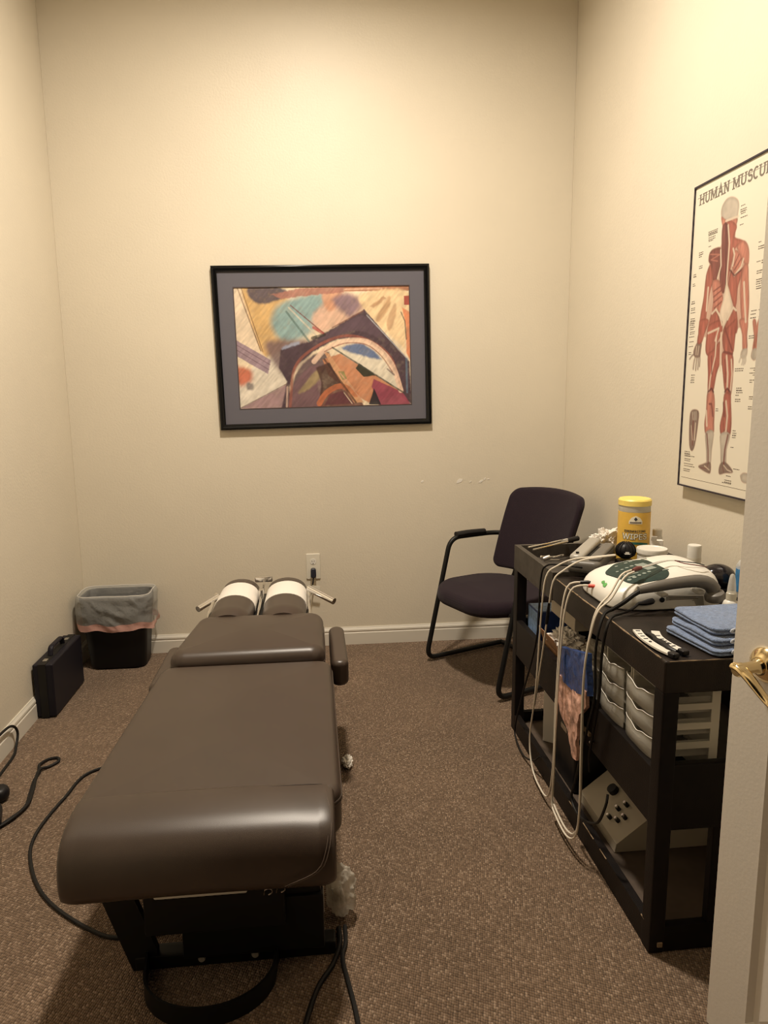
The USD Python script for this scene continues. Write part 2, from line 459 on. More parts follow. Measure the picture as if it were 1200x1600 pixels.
sect = np.column_stack([np.cos(np.arange(14) / 14 * TAU) * 1.0, np.sin(np.arange(14) / 14 * TAU) * .62])
part('lever', tube([hpt(.072, -.012, .004), hpt(.074, .006, .004), hpt(.072, .028, -.010), hpt(.068, .055, -.033), hpt(.066, .075, -.046), hpt(.068, .092, -.047), hpt(.070, .108, -.040)], [.013, .0135, .0125, .0105, .0095, .009, .0085], sect=sect), M['brass'], h1)
for z in (.25, 1.02, 1.80):
    part('hinge', tube([E0 + DU * (W + .004) + DN * .004 + UP * (z - .045), E0 + DU * (W + .004) + DN * .004 + UP * (z + .045)], .006, smooth=False), M['brass'], d1)

# ---------------------------------------------------------------- printed pictures
def lin(c):
    c = np.asarray(c, float) / 255
    return np.where(c <= .04045, c / 12.92, ((c + .055) / 1.055) ** 2.4)


def seg_d(P, a, b):
    a, b = np.asarray(a, float), np.asarray(b, float); d = b - a
    t = np.clip(((P - a) @ d) / (d @ d + 1e-9), 0, 1)
    return np.linalg.norm(P - a - t[:, None] * d, axis=1)


def poly_sd(P, pts):
    pts = np.asarray(pts, float); q = np.roll(pts, -1, 0); d = np.full(len(P), 1e9); ins = np.zeros(len(P), bool)
    for a, b in zip(pts, q):
        d = np.minimum(d, seg_d(P, a, b))
        c = ((a[1] > P[:, 1]) != (b[1] > P[:, 1]))
        with np.errstate(divide='ignore', invalid='ignore'):
            x = (b[0] - a[0]) * (P[:, 1] - a[1]) / (b[1] - a[1] + 1e-12) + a[0]
        ins ^= c & (P[:, 0] < x)
    return np.where(ins, d, -d)


def blend(C, col, a):
    return C * (1 - a[:, None]) + lin(col) * a[:, None]


def sheet(O, U, V, w, h, nx, ny):
    """A flat printed sheet with nx x ny cells: mesh and the (s, t) of each vertex, t running down."""
    s, t_ = np.meshgrid(np.linspace(0, 1, nx + 1), np.linspace(0, 1, ny + 1))
    s, t_ = s.ravel(), t_.ravel()
    V3 = np.asarray(O) + (s[:, None] - .5) * w * np.asarray(U) + (.5 - t_[:, None]) * h * np.asarray(V)
    i = (np.arange(ny)[:, None] * (nx + 1) + np.arange(nx)).ravel()
    F = np.vstack([np.column_stack([i, i + nx + 1, i + nx + 2]), np.column_stack([i, i + nx + 2, i + 1])])
    return trimesh.Trimesh(V3, F, process=False), s, t_


def smooth_loop(pts, k=4):
    P_ = np.asarray(pts, float); out = []
    for i in range(len(P_)):
        p0, p1, p2, p3 = P_[i - 1], P_[i], P_[(i + 1) % len(P_)], P_[(i + 2) % len(P_)]
        for t in np.arange(k) / k:
            out.append(.5 * ((2 * p1) + (p2 - p0) * t + (2 * p0 - 5 * p1 + 4 * p2 - p3) * t ** 2 + (3 * p1 - p0 - 3 * p2 + p3) * t ** 3))
    return np.array(out)


# framed abstract picture on the back wall
pa = math.radians(1.0)
PU = np.array([math.cos(pa), 0, math.sin(pa)]); PV = np.array([-math.sin(pa), 0, math.cos(pa)])
PC = np.array([.086, 4.105, 1.760])
pt = thing('framed_picture', 'abstract painting in a black frame with grey mat, hung crooked on the back wall', 'picture', tuple(PC))


def frame_bar(w, h, prof):
    """Mitred rectangular frame; prof: (distance in from the outer edge, height towards the room)."""
    rings = []
    for su, sv in ((-1, -1), (1, -1), (1, 1), (-1, 1), (-1, -1)):
        rings.append(np.array([PC + PU * su * (w - i) + PV * sv * (h - i) + np.array([0, -o, 0]) for i, o in prof]))
    m = loft(rings, False, False)
    m.fix_normals()
    return m


part('frame', frame_bar(.603, .446, [(0, -.025), (0, -.004), (.003, .001), (.009, .004), (.016, .003), (.022, -.002), (.031, -.003), (.032, -.020), (.031, -.026)]), M['frame'], pt, smooth=50)
back_off = np.array([0, .014, 0])
matp = sg.Polygon([(-.575, -.418), (.575, -.418), (.575, .418), (-.575, .418)]).difference(sg.box(-.488, -.331, .488, .331))
part('mat_board', plate(matp, .003, PC + back_off, PU, PV), M['matboard'], pt)
bev = sg.Polygon([(-.491, -.334), (.491, -.334), (.491, .334), (-.491, .334)]).difference(sg.box(-.486, -.329, .486, .329))
part('mat_bevel', plate(bev, .0006, PC + back_off - np.array([0, .0034, 0]), PU, PV), M['bevel'], pt)
am, s, t_ = sheet(PC + np.array([0, .0145, 0]), PU, PV, .985, .670, 300, 204)
q00, q10, q11, q01 = map(np.array, ((140, 157), (1035, 150), (1048, 755), (178, 775)))
P = ((1 - s) * (1 - t_))[:, None] * q00 + (s * (1 - t_))[:, None] * q10 + (s * t_)[:, None] * q11 + ((1 - s) * t_)[:, None] * q01
nz = meshkit.fbm(np.column_stack([P * .02, np.zeros(len(P))]), 4, 3); nz2 = meshkit.fbm(np.column_stack([P[:, :1] * .09, P[:, 1:] * .03, P[:, :1] * 0]), 3, 9)
nz3 = meshkit.fbm(np.column_stack([P[:, :1] * .05, P[:, 1:] * .05, P[:, :1] * 0]), 4, 19)
Pw = P + 10 * np.column_stack([nz - .5, nz2 - .5])
C = np.tile(lin((228, 208, 176)), (len(P), 1))
ART = [
 ((208, 166, 100), 26, .95, [(185, 165), (330, 160), (450, 260), (440, 430), (320, 500), (272, 465)]),
 ((222, 200, 172), 14, .9, [(140, 160), (175, 160), (280, 470), (330, 520), (160, 420)]),
 ((126, 160, 162), 42, .95, [(390, 235), (610, 190), (590, 300), (510, 400), (400, 430), (330, 340)]),
 ((216, 172, 146), 30, .9, [(560, 270), (700, 190), (800, 265), (600, 380), (540, 340)]),
 ((205, 140, 100), 22, .8, [(590, 190), (690, 180), (660, 260), (610, 270)]),
 ((126, 102, 114), 40, .95, [(640, 225), (720, 190), (785, 240), (730, 310)]),
 ((82, 72, 84), 16, .95, [(215, 160), (350, 155), (420, 200), (265, 242)]),
 ((166, 110, 94), 9, .95, [(330, 195), (480, 165), (705, 155), (700, 186), (480, 206), (385, 218)]),
 ((168, 108, 74), 5, .95, [(700, 150), (1040, 150), (1040, 180), (700, 182)]),
 ((228, 196, 148), 18, .9, [(800, 190), (1030, 190), (1012, 440), (990, 450), (800, 270)]),
 ((184, 140, 96), 12, .8, [(935, 205), (905, 240), (860, 320), (880, 330), (930, 260)]),
 ((176, 130, 90), 10, .8, [(900, 205), (830, 255), (850, 262), (915, 215)]),
 ((170, 128, 92), 12, .7, [(960, 240), (920, 330), (935, 380), (965, 300)]),
 ((212, 126, 80), 8, .95, [(995, 262), (1036, 285), (1045, 540), (1018, 490), (1016, 350)]),
 ((166, 58, 50), 3, .95, [(1005, 205), (1040, 203), (1040, 250), (1005, 250)]),
 ((216, 206, 190), 14, .95, [(165, 640), (330, 510), (420, 590), (412, 640), (180, 775)]),
 ((150, 126, 140), 5, .95, [(160, 420), (332, 522), (318, 592), (162, 500)]),
 ((192, 98, 66), 34, .95, [(160, 560), (230, 570), (235, 630), (170, 650)]),
 ((120, 110, 108), 16, .9, [(215, 640), (245, 640), (245, 670), (215, 672)]),
 ((152, 120, 126), 8, .95, [(180, 770), (410, 645), (430, 770)]),
 ((112, 88, 92), 45, .9, [(310, 430), (430, 420), (560, 440), (470, 560), (400, 600), (320, 500)]),
 ((150, 160, 186), 14, .8, [(390, 455), (470, 430), (460, 460), (400, 475)]),
 ((74, 54, 64), 10, 1, [(520, 432), (800, 272), (1036, 540), (1048, 755), (1000, 720), (965, 600), (900, 480), (780, 412), (660, 420), (545, 480), (450, 560), (425, 660), (430, 770), (385, 770), (412, 630), (370, 560), (380, 470)]),
 ((88, 66, 74), 14, .95, [(430, 775), (455, 600), (540, 500), (620, 482), (610, 560), (565, 640), (585, 775)]),
 ((92, 70, 82), 12, .9, [(560, 430), (790, 300), (900, 420), (760, 375)]),
 ((214, 204, 184), 10, .95, [(640, 462), (770, 450), (880, 500), (965, 590), (990, 690), (860, 600), (740, 530)]),
 ((84, 104, 146), 16, .95, [(690, 462), (790, 440), (890, 520), (760, 492)]),
 ((112, 82, 88), 12, .95, [(430, 680), (500, 580), (580, 560), (580, 770), (425, 770)]),
 ((150, 130, 92), 14, .95, [(470, 690), (560, 575), (590, 600), (530, 665)]),
 ((192, 126, 86), 8, .97, [(590, 520), (680, 490), (860, 600), (1000, 692), (830, 745), (720, 680), (620, 600)]),
 ((70, 42, 36), 10, .95, [(560, 560), (640, 525), (700, 640), (640, 690), (575, 745), (585, 640)]),
 ((104, 60, 52), 8, .95, [(565, 775), (600, 690), (690, 645), (770, 700), (810, 775)]),
 ((98, 50, 58), 8, .95, [(600, 755), (630, 700), (690, 680), (750, 745)]),
 ((42, 46, 32), 3, .97, [(776, 540), (862, 602), (800, 610), (758, 566)]),
 ((206, 152, 108), 5, .95, [(595, 478), (622, 490), (800, 740), (752, 742), (660, 600)]),
 ((120, 124, 70), 6, .8, [(670, 580), (700, 580), (715, 620), (690, 625)]),
 ((146, 60, 82), 6, .97, [(850, 620), (1000, 690), (1045, 760), (880, 762), (840, 660)]),
 ((34, 30, 40), 3, .97, [(852, 668), (888, 752), (826, 752)]),
]
LINES = [((128, 92, 60), 3, [(166, 165), (282, 475)]), ((120, 84, 60), 2, [(185, 165), (292, 480)]), ((88, 114, 108), 5, [(408, 280), (522, 428)]), ((120, 60, 54), 3, [(430, 250), (606, 396)]),
 ((200, 190, 170), 4, [(420, 260), (560, 400)]), ((172, 60, 60), 7, [(545, 360), (592, 388)]), ((40, 36, 30), 8, [(540, 412), (600, 396)]),
 ((150, 84, 68), 7, [(428, 770), (452, 560), (560, 455), (700, 402), (830, 428), (935, 510), (988, 650)]),
 ((228, 192, 166), 13, [(548, 530), (605, 470), (700, 428), (815, 432), (900, 490), (952, 565), (990, 680)]),
 ((150, 90, 72), 3, [(600, 480), (700, 440), (810, 446), (890, 505), (945, 585)]),
 ((66, 66, 56), 4, [(640, 460), (1005, 692)]), ((190, 106, 62), 14, [(575, 745), (610, 690), (685, 655), (760, 700)]), ((60, 34, 28), 5, [(600, 520), (660, 600), (760, 740)]),
 ((70, 50, 66), 5, [(800, 275), (1030, 535)]), ((170, 170, 176), 3, [(815, 300), (1025, 520)]), ((90, 110, 130), 5, [(1018, 520), (1022, 690)]), ((110, 80, 96), 2, [(162, 445), (328, 545)]), ((110, 80, 96), 2, [(162, 470), (322, 570)]),
 ((120, 70, 60), 3, [(640, 360), (800, 276)]), ((230, 210, 180), 2, [(700, 690), (740, 745)]), ((200, 150, 120), 3, [(680, 590), (790, 730)]), ((90, 60, 52), 2, [(180, 768), (412, 642)]), ((120, 100, 96), 4, [(920, 570), (955, 600)]), ((214, 170, 140), 4, [(700, 172), (890, 168)]), ((60, 46, 44), 3, [(990, 285), (1010, 330), (1018, 420)]), ((196, 166, 150), 5, [(415, 660), (412, 760)])]
for col, soft, al, pts in ART:
    if soft > 11:
        pts = smooth_loop(pts)
    a = np.clip(poly_sd(Pw if soft > 8 else P + (Pw - P) * .3, pts) / soft + .5, 0, 1); a = a * a * (3 - 2 * a) * al
    if soft > 6:
        a = a * np.clip(.80 + .4 * nz3, 0, 1)
    C = blend(C, col, a)
for col, w, pts in LINES:
    if len(pts) > 3:
        pts = spline(np.column_stack([pts, np.zeros(len(pts))]), 22)[:, :2]
    d = np.min([seg_d(P, a, b) for a, b in zip(pts, pts[1:])], 0)
    C = blend(C, col, np.clip((w - d) / 3 + .5, 0, 1) * (.55 + .45 * nz2))
C *= (.66 + .34 * nz + .22 * nz3)[:, None]
st_ = meshkit.noise(np.column_stack([(P[:, :1] + P[:, 1:] * .8) * .11, (P[:, :1] * .8 - P[:, 1:]) * .018, P[:, :1] * 0]), 31)
C = (C * .92 + C.mean(1, keepdims=True) * .08) * (.84 + .30 * st_)[:, None]
part('art_print', am, M['print'], pt, 'abstract composition of arcs, beams and angular planes in rust, purple, teal and cream', smooth=False, cd=np.clip(C, 0, 1))

# anatomical chart on the right wall
PP=[('g',[(191,2115),(191,2145),(216,2165),(250,2164),(282,2148),(294,2127),(291,2098),(287,2077),(253,2089),(218,2093)]),
('p',[(191,2113),(224,2095),(289,2086),(283,2056),(280,2027),(239,2036),(206,2073)]),
('r',[(232,2086),(289,2062),(280,2027),(322,2008),(342,1996),(298,1990),(281,1968),(272,1932),(251,1874),(243,1975)]),
('d',[(202,2078),(234,2075),(246,1974),(251,1874),(234,1842),(209,1872),(204,1943),(204,2001)]),
('d',[(204,2001),(156,2010),(128,2000),(124,1973),(141,1954),(154,1908),(178,1893),(197,1913),(208,1942)]),
('p',[(298,1990),(329,2003),(356,1990),(372,1961),(374,1921),(359,1917),(337,1939),(306,1978)]),
('p',[(280,1975),(307,1974),(341,1935),(333,1914),(296,1894),(279,1930)]),
('r',[(274,1916),(296,1894),(346,1915),(337,1884),(322,1849),(321,1800),(310,1782),(294,1807),(260,1857)]),
('p',[(346,1919),(371,1918),(381,1866),(392,1802),(394,1758),(393,1692),(377,1693),(353,1751),(339,1817),(335,1877)]),
('r',[(141,1958),(162,1899),(151,1873),(140,1834),(132,1775),(124,1714),(84,1717),(92,1787),(105,1843),(110,1899),(117,1934)]),
('p',[(156,1892),(200,1893),(217,1863),(238,1814),(221,1777),(190,1788),(169,1783),(171,1830)]),
('w',[(251,1874),(285,1820),(296,1784),(273,1748),(249,1719),(236,1736),(221,1777),(237,1822)]),
('r',[(190,1788),(162,1775),(151,1712),(240,1704),(224,1753)]),
('r',[(303,1783),(324,1773),(334,1697),(251,1704),(273,1748)]),
('r',[(155,1740),(233,1750),(242,1707),(219,1675),(191,1642),(161,1627),(141,1650),(143,1707)]),
('r',[(253,1706),(315,1742),(329,1740),(326,1680),(318,1627),(269,1634),(250,1673)]),
('r',[(258,1636),(315,1625),(328,1577),(327,1493),(317,1485),(286,1498),(267,1558),(253,1609)]),
('r',[(160,1631),(194,1647),(234,1674),(246,1609),(225,1559),(209,1494),(177,1489),(169,1560)]),
('p',[(173,1490),(208,1498),(225,1459),(230,1384),(231,1345),(201,1352),(179,1337),(166,1373),(172,1427)]),
('r',[(284,1485),(320,1489),(328,1456),(340,1384),(335,1342),(307,1357),(282,1339),(270,1373),(283,1425)]),
('g',[(178,1342),(230,1349),(226,1282),(224,1228),(200,1226),(190,1279)]),
('g',[(278,1343),(334,1346),(322,1289),(322,1233),(295,1235),(285,1287)]),
('b',[(200,1230),(224,1233),(228,1201),(212,1193),(143,1209),(175,1223)]),
('b',[(294,1239),(324,1242),(369,1214),(321,1205),(288,1197),(282,1216)]),
('b',[(79,1680),(109,1678),(108,1652),(102,1627),(67,1629),(56,1650)]),
('r',[(90,1764),(149,1758),(126,1708),(109,1678),(79,1680),(86,1729)]),
('p',[(344,1739),(392,1734),(395,1682),(401,1638),(377,1636),(367,1689)]),
('g',[(374,1636),(401,1638),(399,1614),(381,1607),(367,1616)]),
('p',[(439,1679),(452,1728),(468,1727),(455,1678),(451,1635),(432,1632)]),
('g',[(432,1632),(451,1635),(449,1600),(428,1609)]),
('b',[(65,1420),(118,1421),(120,1371),(107,1292),(88,1267),(67,1289),(58,1368)]),
('g',[(416,1205),(436,1215),(463,1214),(466,1190),(433,1186)])]
PL=[('w',4,[(237,2074),(252,2011),(251,1935),(250,1874)]),
('w',4,[(221,2092),(259,2091),(296,2090)]),
('w',4,[(200,1998),(208,1942),(191,1902)]),
('p',2,[(132,1995),(196,1983),(139,1974),(184,1962)]),
('w',4,[(278,1987),(288,1966),(282,1930)]),
('w',4,[(296,1894),(333,1917),(343,1941)]),
('w',5,[(356,1862),(366,1806),(382,1730)]),
('w',5,[(132,1876),(130,1795)]),
('w',4,[(169,1779),(194,1792),(222,1765),(240,1732)]),
('w',4,[(273,1748),(303,1785),(321,1774)]),
('k',3,[(222,2085),(235,1976),(244,1875)]),
('d',3,[(216,1995),(231,1869)]),
('k',3,[(267,1917),(296,1894),(334,1906)]),
('d',3,[(171,1858),(217,1871)]),
('d',3,[(173,1838),(222,1855)]),
('d',3,[(176,1818),(224,1835)]),
('d',3,[(182,1797),(227,1815)]),
('d',3,[(294,1913),(330,1944)]),
('d',3,[(289,1929),(315,1961)]),
('w',5,[(238,1703),(242,1644),(247,1571)]),
('w',4,[(209,1693),(209,1624),(186,1547),(181,1494)]),
('w',4,[(151,1710),(221,1722),(202,1680)]),
('w',5,[(282,1620),(297,1557),(299,1510)]),
('w',4,[(313,1606),(323,1556),(320,1493)]),
('d',4,[(262,1636),(318,1625)]),
('k',4,[(176,1494),(199,1507),(213,1494)]),
('k',4,[(286,1494),(300,1506),(320,1493)]),
('w',5,[(298,1460),(312,1409),(310,1357)]),
('d',5,[(283,1455),(293,1408)]),
('w',5,[(173,1423),(183,1369)]),
('d',4,[(187,1338),(202,1280),(208,1231)]),
('d',5,[(324,1341),(311,1289),(310,1236)]),
('d',4,[(190,1450),(206,1450),(219,1406)]),
('d',4,[(85,1402),(85,1332),(90,1290)]),
('w',3,[(102,1375),(101,1310)]),
('d',3,[(185,1625),(193,1560)]),
('d',3,[(273,1608),(286,1528)]),
('d',4,[(259,1722),(286,1679),(313,1639)]),
('w',3,[(60,1618),(55,1586)]),
('w',3,[(78,1617),(80,1581)]),
('b',4,[(66,1641),(45,1633),(31,1622)]),
('b',4,[(72,1631),(65,1609),(62,1582)]),
('b',4,[(83,1631),(81,1604),(80,1577)]),
('b',4,[(93,1630),(95,1603),(95,1580)]),
('b',4,[(103,1634),(106,1612),(105,1591)]),
('g',4,[(371,1616),(364,1604),(361,1596)]),
('g',4,[(380,1611),(381,1597),(378,1587)]),
('g',4,[(389,1611),(389,1595),(388,1586)]),
('g',4,[(396,1615),(398,1598),(395,1590)]),
('w',2,[(76,1667),(75,1636)]),
('w',2,[(93,1666),(88,1635)]),
('d',2,[(208,1227),(202,1208),(160,1208)]),
('w',2,[(184,1217),(219,1205)]),
('w',2,[(310,1232),(335,1217),(358,1214)]),
('d',2,[(303,1227),(314,1206)]),
('g',3,[(75,1416),(83,1388)]),
('g',3,[(88,1418),(93,1388)]),
('g',3,[(101,1419),(104,1389)]),
('w',2,[(72,1364),(87,1309)])]
PC_=[(308,2120,331,2118),(306,2109,342,2104),(310,2101,336,2099),(310,2081,348,2079),(308,2058,329,2056),(111,2078,174,2072),(112,2072,171,2067),(113,2066,169,2061),(114,2056,159,2052),(116,2042,145,2042),(118,2023,133,2022),(53,2012,85,2012),(54,2004,74,2004),(59,1962,83,1962),(60,1955,84,1955),(22,1937,42,1937),(23,1928,43,1929),(22,1903,40,1902),(423,1978,436,1978),(423,1964,453,1963),(420,1917,444,1916),(424,1886,453,1886),(424,1859,454,1858),(425,1852,458,1851),(427,1837,454,1836),(21,1837,46,1837),(18,1829,43,1829),(20,1812,49,1812),(18,1795,51,1795),(21,1774,54,1771),(18,1761,55,1762),(20,1740,49,1740),(409,1760,440,1760),(407,1749,435,1749),(406,1737,437,1737),(17,1758,49,1753),(19,1744,55,1737),(21,1726,57,1719),(18,1708,55,1700),(21,1689,52,1682),(18,1671,50,1664),(21,1648,39,1642),(49,1559,76,1556),(50,1550,73,1547),(47,1537,74,1535),(339,1572,389,1571),(406,1678,439,1678),(446,1573,463,1568),(444,1557,465,1552),(447,1533,461,1529),(355,1506,387,1504),(356,1498,393,1495),(353,1481,372,1480),(352,1467,384,1466),(236,1431,252,1431),(351,1357,373,1357),(352,1349,374,1348),(350,1340,371,1340),(346,1298,363,1298),(371,1223,407,1224),(444,1477,458,1474),(443,1443,459,1441),(34,1260,75,1259),(35,1251,77,1247),(36,1244,113,1243),(37,1232,83,1230),(35,1212,108,1212),(36,1203,116,1204),(33,1190,83,1190),(330,1195,359,1194),(321,1179,366,1178),(307,1168,363,1168)]
PX, PY0, PZ0, PZ1, PW = 1.482, 2.738, 1.122, 2.262, .89
ct = thing('anatomy_chart', 'tall human muscle chart with thin black edge on the right wall above the cart', 'chart', (XR, PY0 - PW / 2, (PZ0 + PZ1) / 2))
yU, zV = np.array([0, -1., 0]), np.array([0, 0, 1.])
part('backing_board', box(PX + .001, XR, PY0 - PW + .03, PY0 - .03, PZ0 + .03, PZ1 - .03), M['posteredge'], ct)
edge = sg.box(0, PZ0, PW, PZ1).difference(sg.box(.006, PZ0 + .006, PW - .006, PZ1 - .006))
part('frame', plate(edge, .014, (PX + .009, PY0, 0), yU, zV), M['posteredge'], ct, smooth=False)
cm, s, t_ = sheet((PX, PY0 - PW / 2, (PZ0 + PZ1) / 2), yU, zV, PW - .006, PZ1 - PZ0 - .006, 300, 400)
cm.invert() if cm.face_normals[0][0] > 0 else None
P = np.column_stack([.003 + s * (PW - .006), PZ1 - .003 - t_ * (PZ1 - PZ0 - .006)]) * 1000
C = np.tile(lin((220, 212, 194)), (len(P), 1))
INKS = {'r': (152, 86, 74), 'd': (112, 60, 56), 'p': (172, 112, 96), 'w': (206, 190, 170), 'g': (176, 166, 152), 'b': (124, 104, 94), 'k': (84, 42, 42)}
nz = meshkit.fbm(np.column_stack([P * .03, P[:, :1] * 0]), 3, 5)
fib = .6 * meshkit.noise(np.column_stack([P[:, :1] * .17 + P[:, 1:] * .03, P[:, 1:] * .014, P[:, :1] * 0]), 4) + .4 * meshkit.noise(np.column_stack([P[:, :1] * .22 - P[:, 1:] * .07, P[:, 1:] * .02, P[:, :1] * 0]), 14)
body_ = unary_union([sg.Polygon(smooth_loop(p_)).buffer(0) for k_, p_ in PP]).buffer(11).buffer(-9)
for g_ in getattr(body_, 'geoms', [body_]):
    for mir in (0, 1):
        pts = np.array(g_.exterior.coords)[:-1]
        if mir:
            pts = np.column_stack([890 - pts[:, 0], pts[:, 1]])
        i = np.nonzero(((P > pts.min(0) - 6) & (P < pts.max(0) + 6)).all(1))[0]
        a = np.clip(poly_sd(P[i], pts) / 5 + .5, 0, 1) * .9
        C[i] = C[i] * (1 - a[:, None]) + lin((186, 150, 132)) * (.8 + .3 * fib[i])[:, None] * a[:, None]
for mir in (0, 1):
    f = (lambda q: (890 - q[0], q[1])) if mir else (lambda q: q)
    for k, pts in PP:
        pts = smooth_loop([f(q) for q in pts])
        b0, b1 = np.min(pts, 0) - 8, np.max(pts, 0) + 8
        i = np.nonzero(((P > b0) & (P < b1)).all(1))[0]
        sd = poly_sd(P[i], pts)
        a = np.clip(sd / 4 + .6, 0, 1) * .96
        col = lin(INKS[k]); shade = ((.60 + .70 * fib[i]) * (.70 + .42 * np.clip((sd + 1) / 11, 0, 1)))[:, None] if k in 'rdp' else ((.80 + .36 * nz[i]) * (.80 + .25 * np.clip(sd / 12, 0, 1)))[:, None]
        C[i] = C[i] * (1 - a[:, None]) + np.clip(col * shade, 0, 1) * a[:, None]
    for k, w, pts in PL:
        pts = [f(q) for q in pts]
        b0, b1 = np.min(pts, 0) - 12, np.max(pts, 0) + 12
        i = np.nonzero(((P > b0) & (P < b1)).all(1))[0]
        d = np.min([seg_d(P[i], a, b) for a, b in zip(pts, pts[1:])], 0)
        a = np.clip((w - d) / 3 + .5, 0, 1) * .85
        C[i] = C[i] * (1 - a[:, None]) + lin(INKS[k]) * a[:, None]
part('chart_print', cm, M['poster'], ct, 'printed back view of the human muscles in red and cream', smooth=False, cd=np.clip(C, 0, 1))
caps = []
for mir in (0, 1):
    for u0, z0_, u1, z1_ in PC_:
        if mir:
            u0, u1 = 890 - u1, 890 - u0
        zz = (z0_ + z1_) / 2
        for k in range(2):
            x = u0
            while x < u1 - 2:
                l = 4 + 7 * rng.random(); e = min(u1, x + l)
                caps.append(sg.box(x / 1000, (zz - k * 7) / 1000, e / 1000, (zz - k * 7 + 3.2) / 1000)); x = e + 2.5
            if k == 0 and rng.random() < .5:
                break
part('caption', plate(unary_union(caps), .0003, (PX, PY0, 0), yU, zV), M['inkbrown'], ct, 'small printed captions around the figure', smooth=False, kind='stuff')
rules = [sg.box(.02, PZ1 - .047, PW - .02, PZ1 - .0455), sg.box(.02, PZ0 + .035, PW - .02, PZ0 + .0365)]
for r_ in rules:
    part('rule_line', plate(r_, .0003, (PX, PY0, 0), yU, zV), M['inkbrown'], ct, smooth=False)


def slab_glyphs(word, h, w, st):
    """Slab-serif capitals from strokes: list of (polygon, advance)."""
    L = lambda *p: sg.LineString([(x * w, y * h) for x, y in p]).buffer(st / 2, cap_style=2, join_style=2)
    S = lambda x, y: sg.box(x * w - .28 * w, y * h - st * .3, x * w + .28 * w, y * h + st * .3)
    arc = lambda cx, cy, rx, ry, a0, a1: sg.LineString([((cx + rx * math.cos(math.radians(a))) * w, (cy + ry * math.sin(math.radians(a))) * h) for a in np.linspace(a0, a1, 14)]).buffer(st / 2, cap_style=2)
    G = {'H': ([L((.1, 0), (.1, 1)), L((.9, 0), (.9, 1)), L((.1, .5), (.9, .5)), S(.1, 0), S(.1, 1), S(.9, 0), S(.9, 1)], 1.35),
         'U': ([L((.1, 1), (.1, .3)), L((.9, 1), (.9, .3)), arc(.5, .3, .4, .3, 180, 360), S(.1, 1), S(.9, 1)], 1.35),
         'M': ([L((.1, 0), (.1, 1)), L((1.2, 0), (1.2, 1)), L((.1, 1), (.65, .15), (1.2, 1)), S(.1, 0), S(.1, 1), S(1.2, 0), S(1.2, 1)], 1.68),
         'A': ([L((.05, 0), (.5, 1), (.95, 0)), L((.25, .35), (.75, .35)), S(.05, 0), S(.95, 0)], 1.35),
         'N': ([L((.1, 0), (.1, 1)), L((.9, 0), (.9, 1)), L((.1, 1), (.9, 0)), S(.1, 0), S(.1, 1), S(.9, 1)], 1.35),
         'S': ([arc(.45, .75, .35, .25, 20, 270), arc(.45, .26, .38, .26, -160, 90)], 1.1),
         'C': ([arc(.5, .5, .45, .5, 50, 310)], 1.2),
         'L': ([L((.1, 0), (.1, 1)), L((.1, .03), (.75, .03)), L((.75, 0), (.75, .22)), S(.1, 1), S(.1, 0)], 1.05),
         'T': ([L((.5, 0), (.5, 1)), L((.05, .97), (.95, .97)), S(.5, 0), L((.05, 1), (.05, .78)), L((.95, 1), (.95, .78))], 1.2),
         'R': ([L((.1, 0), (.1, 1)), L((.1, .97), (.5, .97)), L((.1, .5), (.5, .5)), arc(.5, .735, .3, .235, -90, 90), L((.5, .5), (.9, 0)), S(.1, 0), S(.1, 1), S(.9, 0)], 1.2),
         'Y': ([L((.05, 1), (.5, .45), (.95, 1)), L((.5, 0), (.5, .45)), S(.5, 0), S(.05, 1), S(.95, 1)], 1.25),
         'E': ([L((.1, 0), (.1, 1)), L((.1, .97), (.8, .97)), L((.1, .5), (.65, .5)), L((.1, .03), (.8, .03)), S(.1, 0), S(.1, 1)], 1.1)}
    x, out = 0, []
    for ch in word:
        if ch == ' ':
            x += .6 * w; continue
        g, adv = G[ch]
        u = unary_union(g)
        out.append(trimesh_affine(u, x)); x += adv * w
    return unary_union(out), x


def trimesh_affine(g, dx):
    from shapely import affinity
    return affinity.translate(g, dx, 0)


g, wid = slab_glyphs('HUMAN MUSCULAR SYSTEM', .035, .0255, .0066)
from shapely import affinity
g = affinity.translate(affinity.scale(g, (.725 / wid), 1, origin=(0, 0)), .038, 2.190)
part('title_lettering', plate(g, .0004, (PX, PY0, 0), yU, zV), M['inkbrown'], ct, 'title reading HUMAN MUSCULAR SYSTEM', smooth=False)

# ---------------------------------------------------------------- wall outlet, plug and its cord
ot = thing('wall_outlet', 'cream wall outlet low on the back wall with a dark plug in it', 'outlet', (-.012, YB, .49))
ox, oz = -.010, .492
part('cover_plate', T(slab(.083, .155, 0, .007, .006, .004), (ox, YB, oz), rx=90), M['cream'], ot)
for dz in (.030, -.030):
    part('socket', T(slab(.034, .036, 0, .0018, .014, .0008), (ox, YB - .007, oz + dz), rx=90), M['white'], ot)
part('socket_slot', cat(*[box(ox + a - .0013, ox + a + .0013, YB - .0093, YB - .0086, oz + .030 - .002, oz + .030 + .007, .0003, 1) for a in (-.0065, .0065)], T(lathe([(.001, 0), (.003, 0), (.003, .0006), (.001, .0006)], 12), (ox, YB - .0087, oz + .018), rx=90)), M['ink'], ot)
cd_ = thing('power_cord', 'black power cord with a white tag, plugged into the wall outlet behind the table', 'power cord', (ox, YB - .05, .44))
part('plug', cat(T(slab(.032, .056, 0, .034, .012, .006), (ox, YB - .0095, oz - .034), rx=90)), M['plug'], cd_)
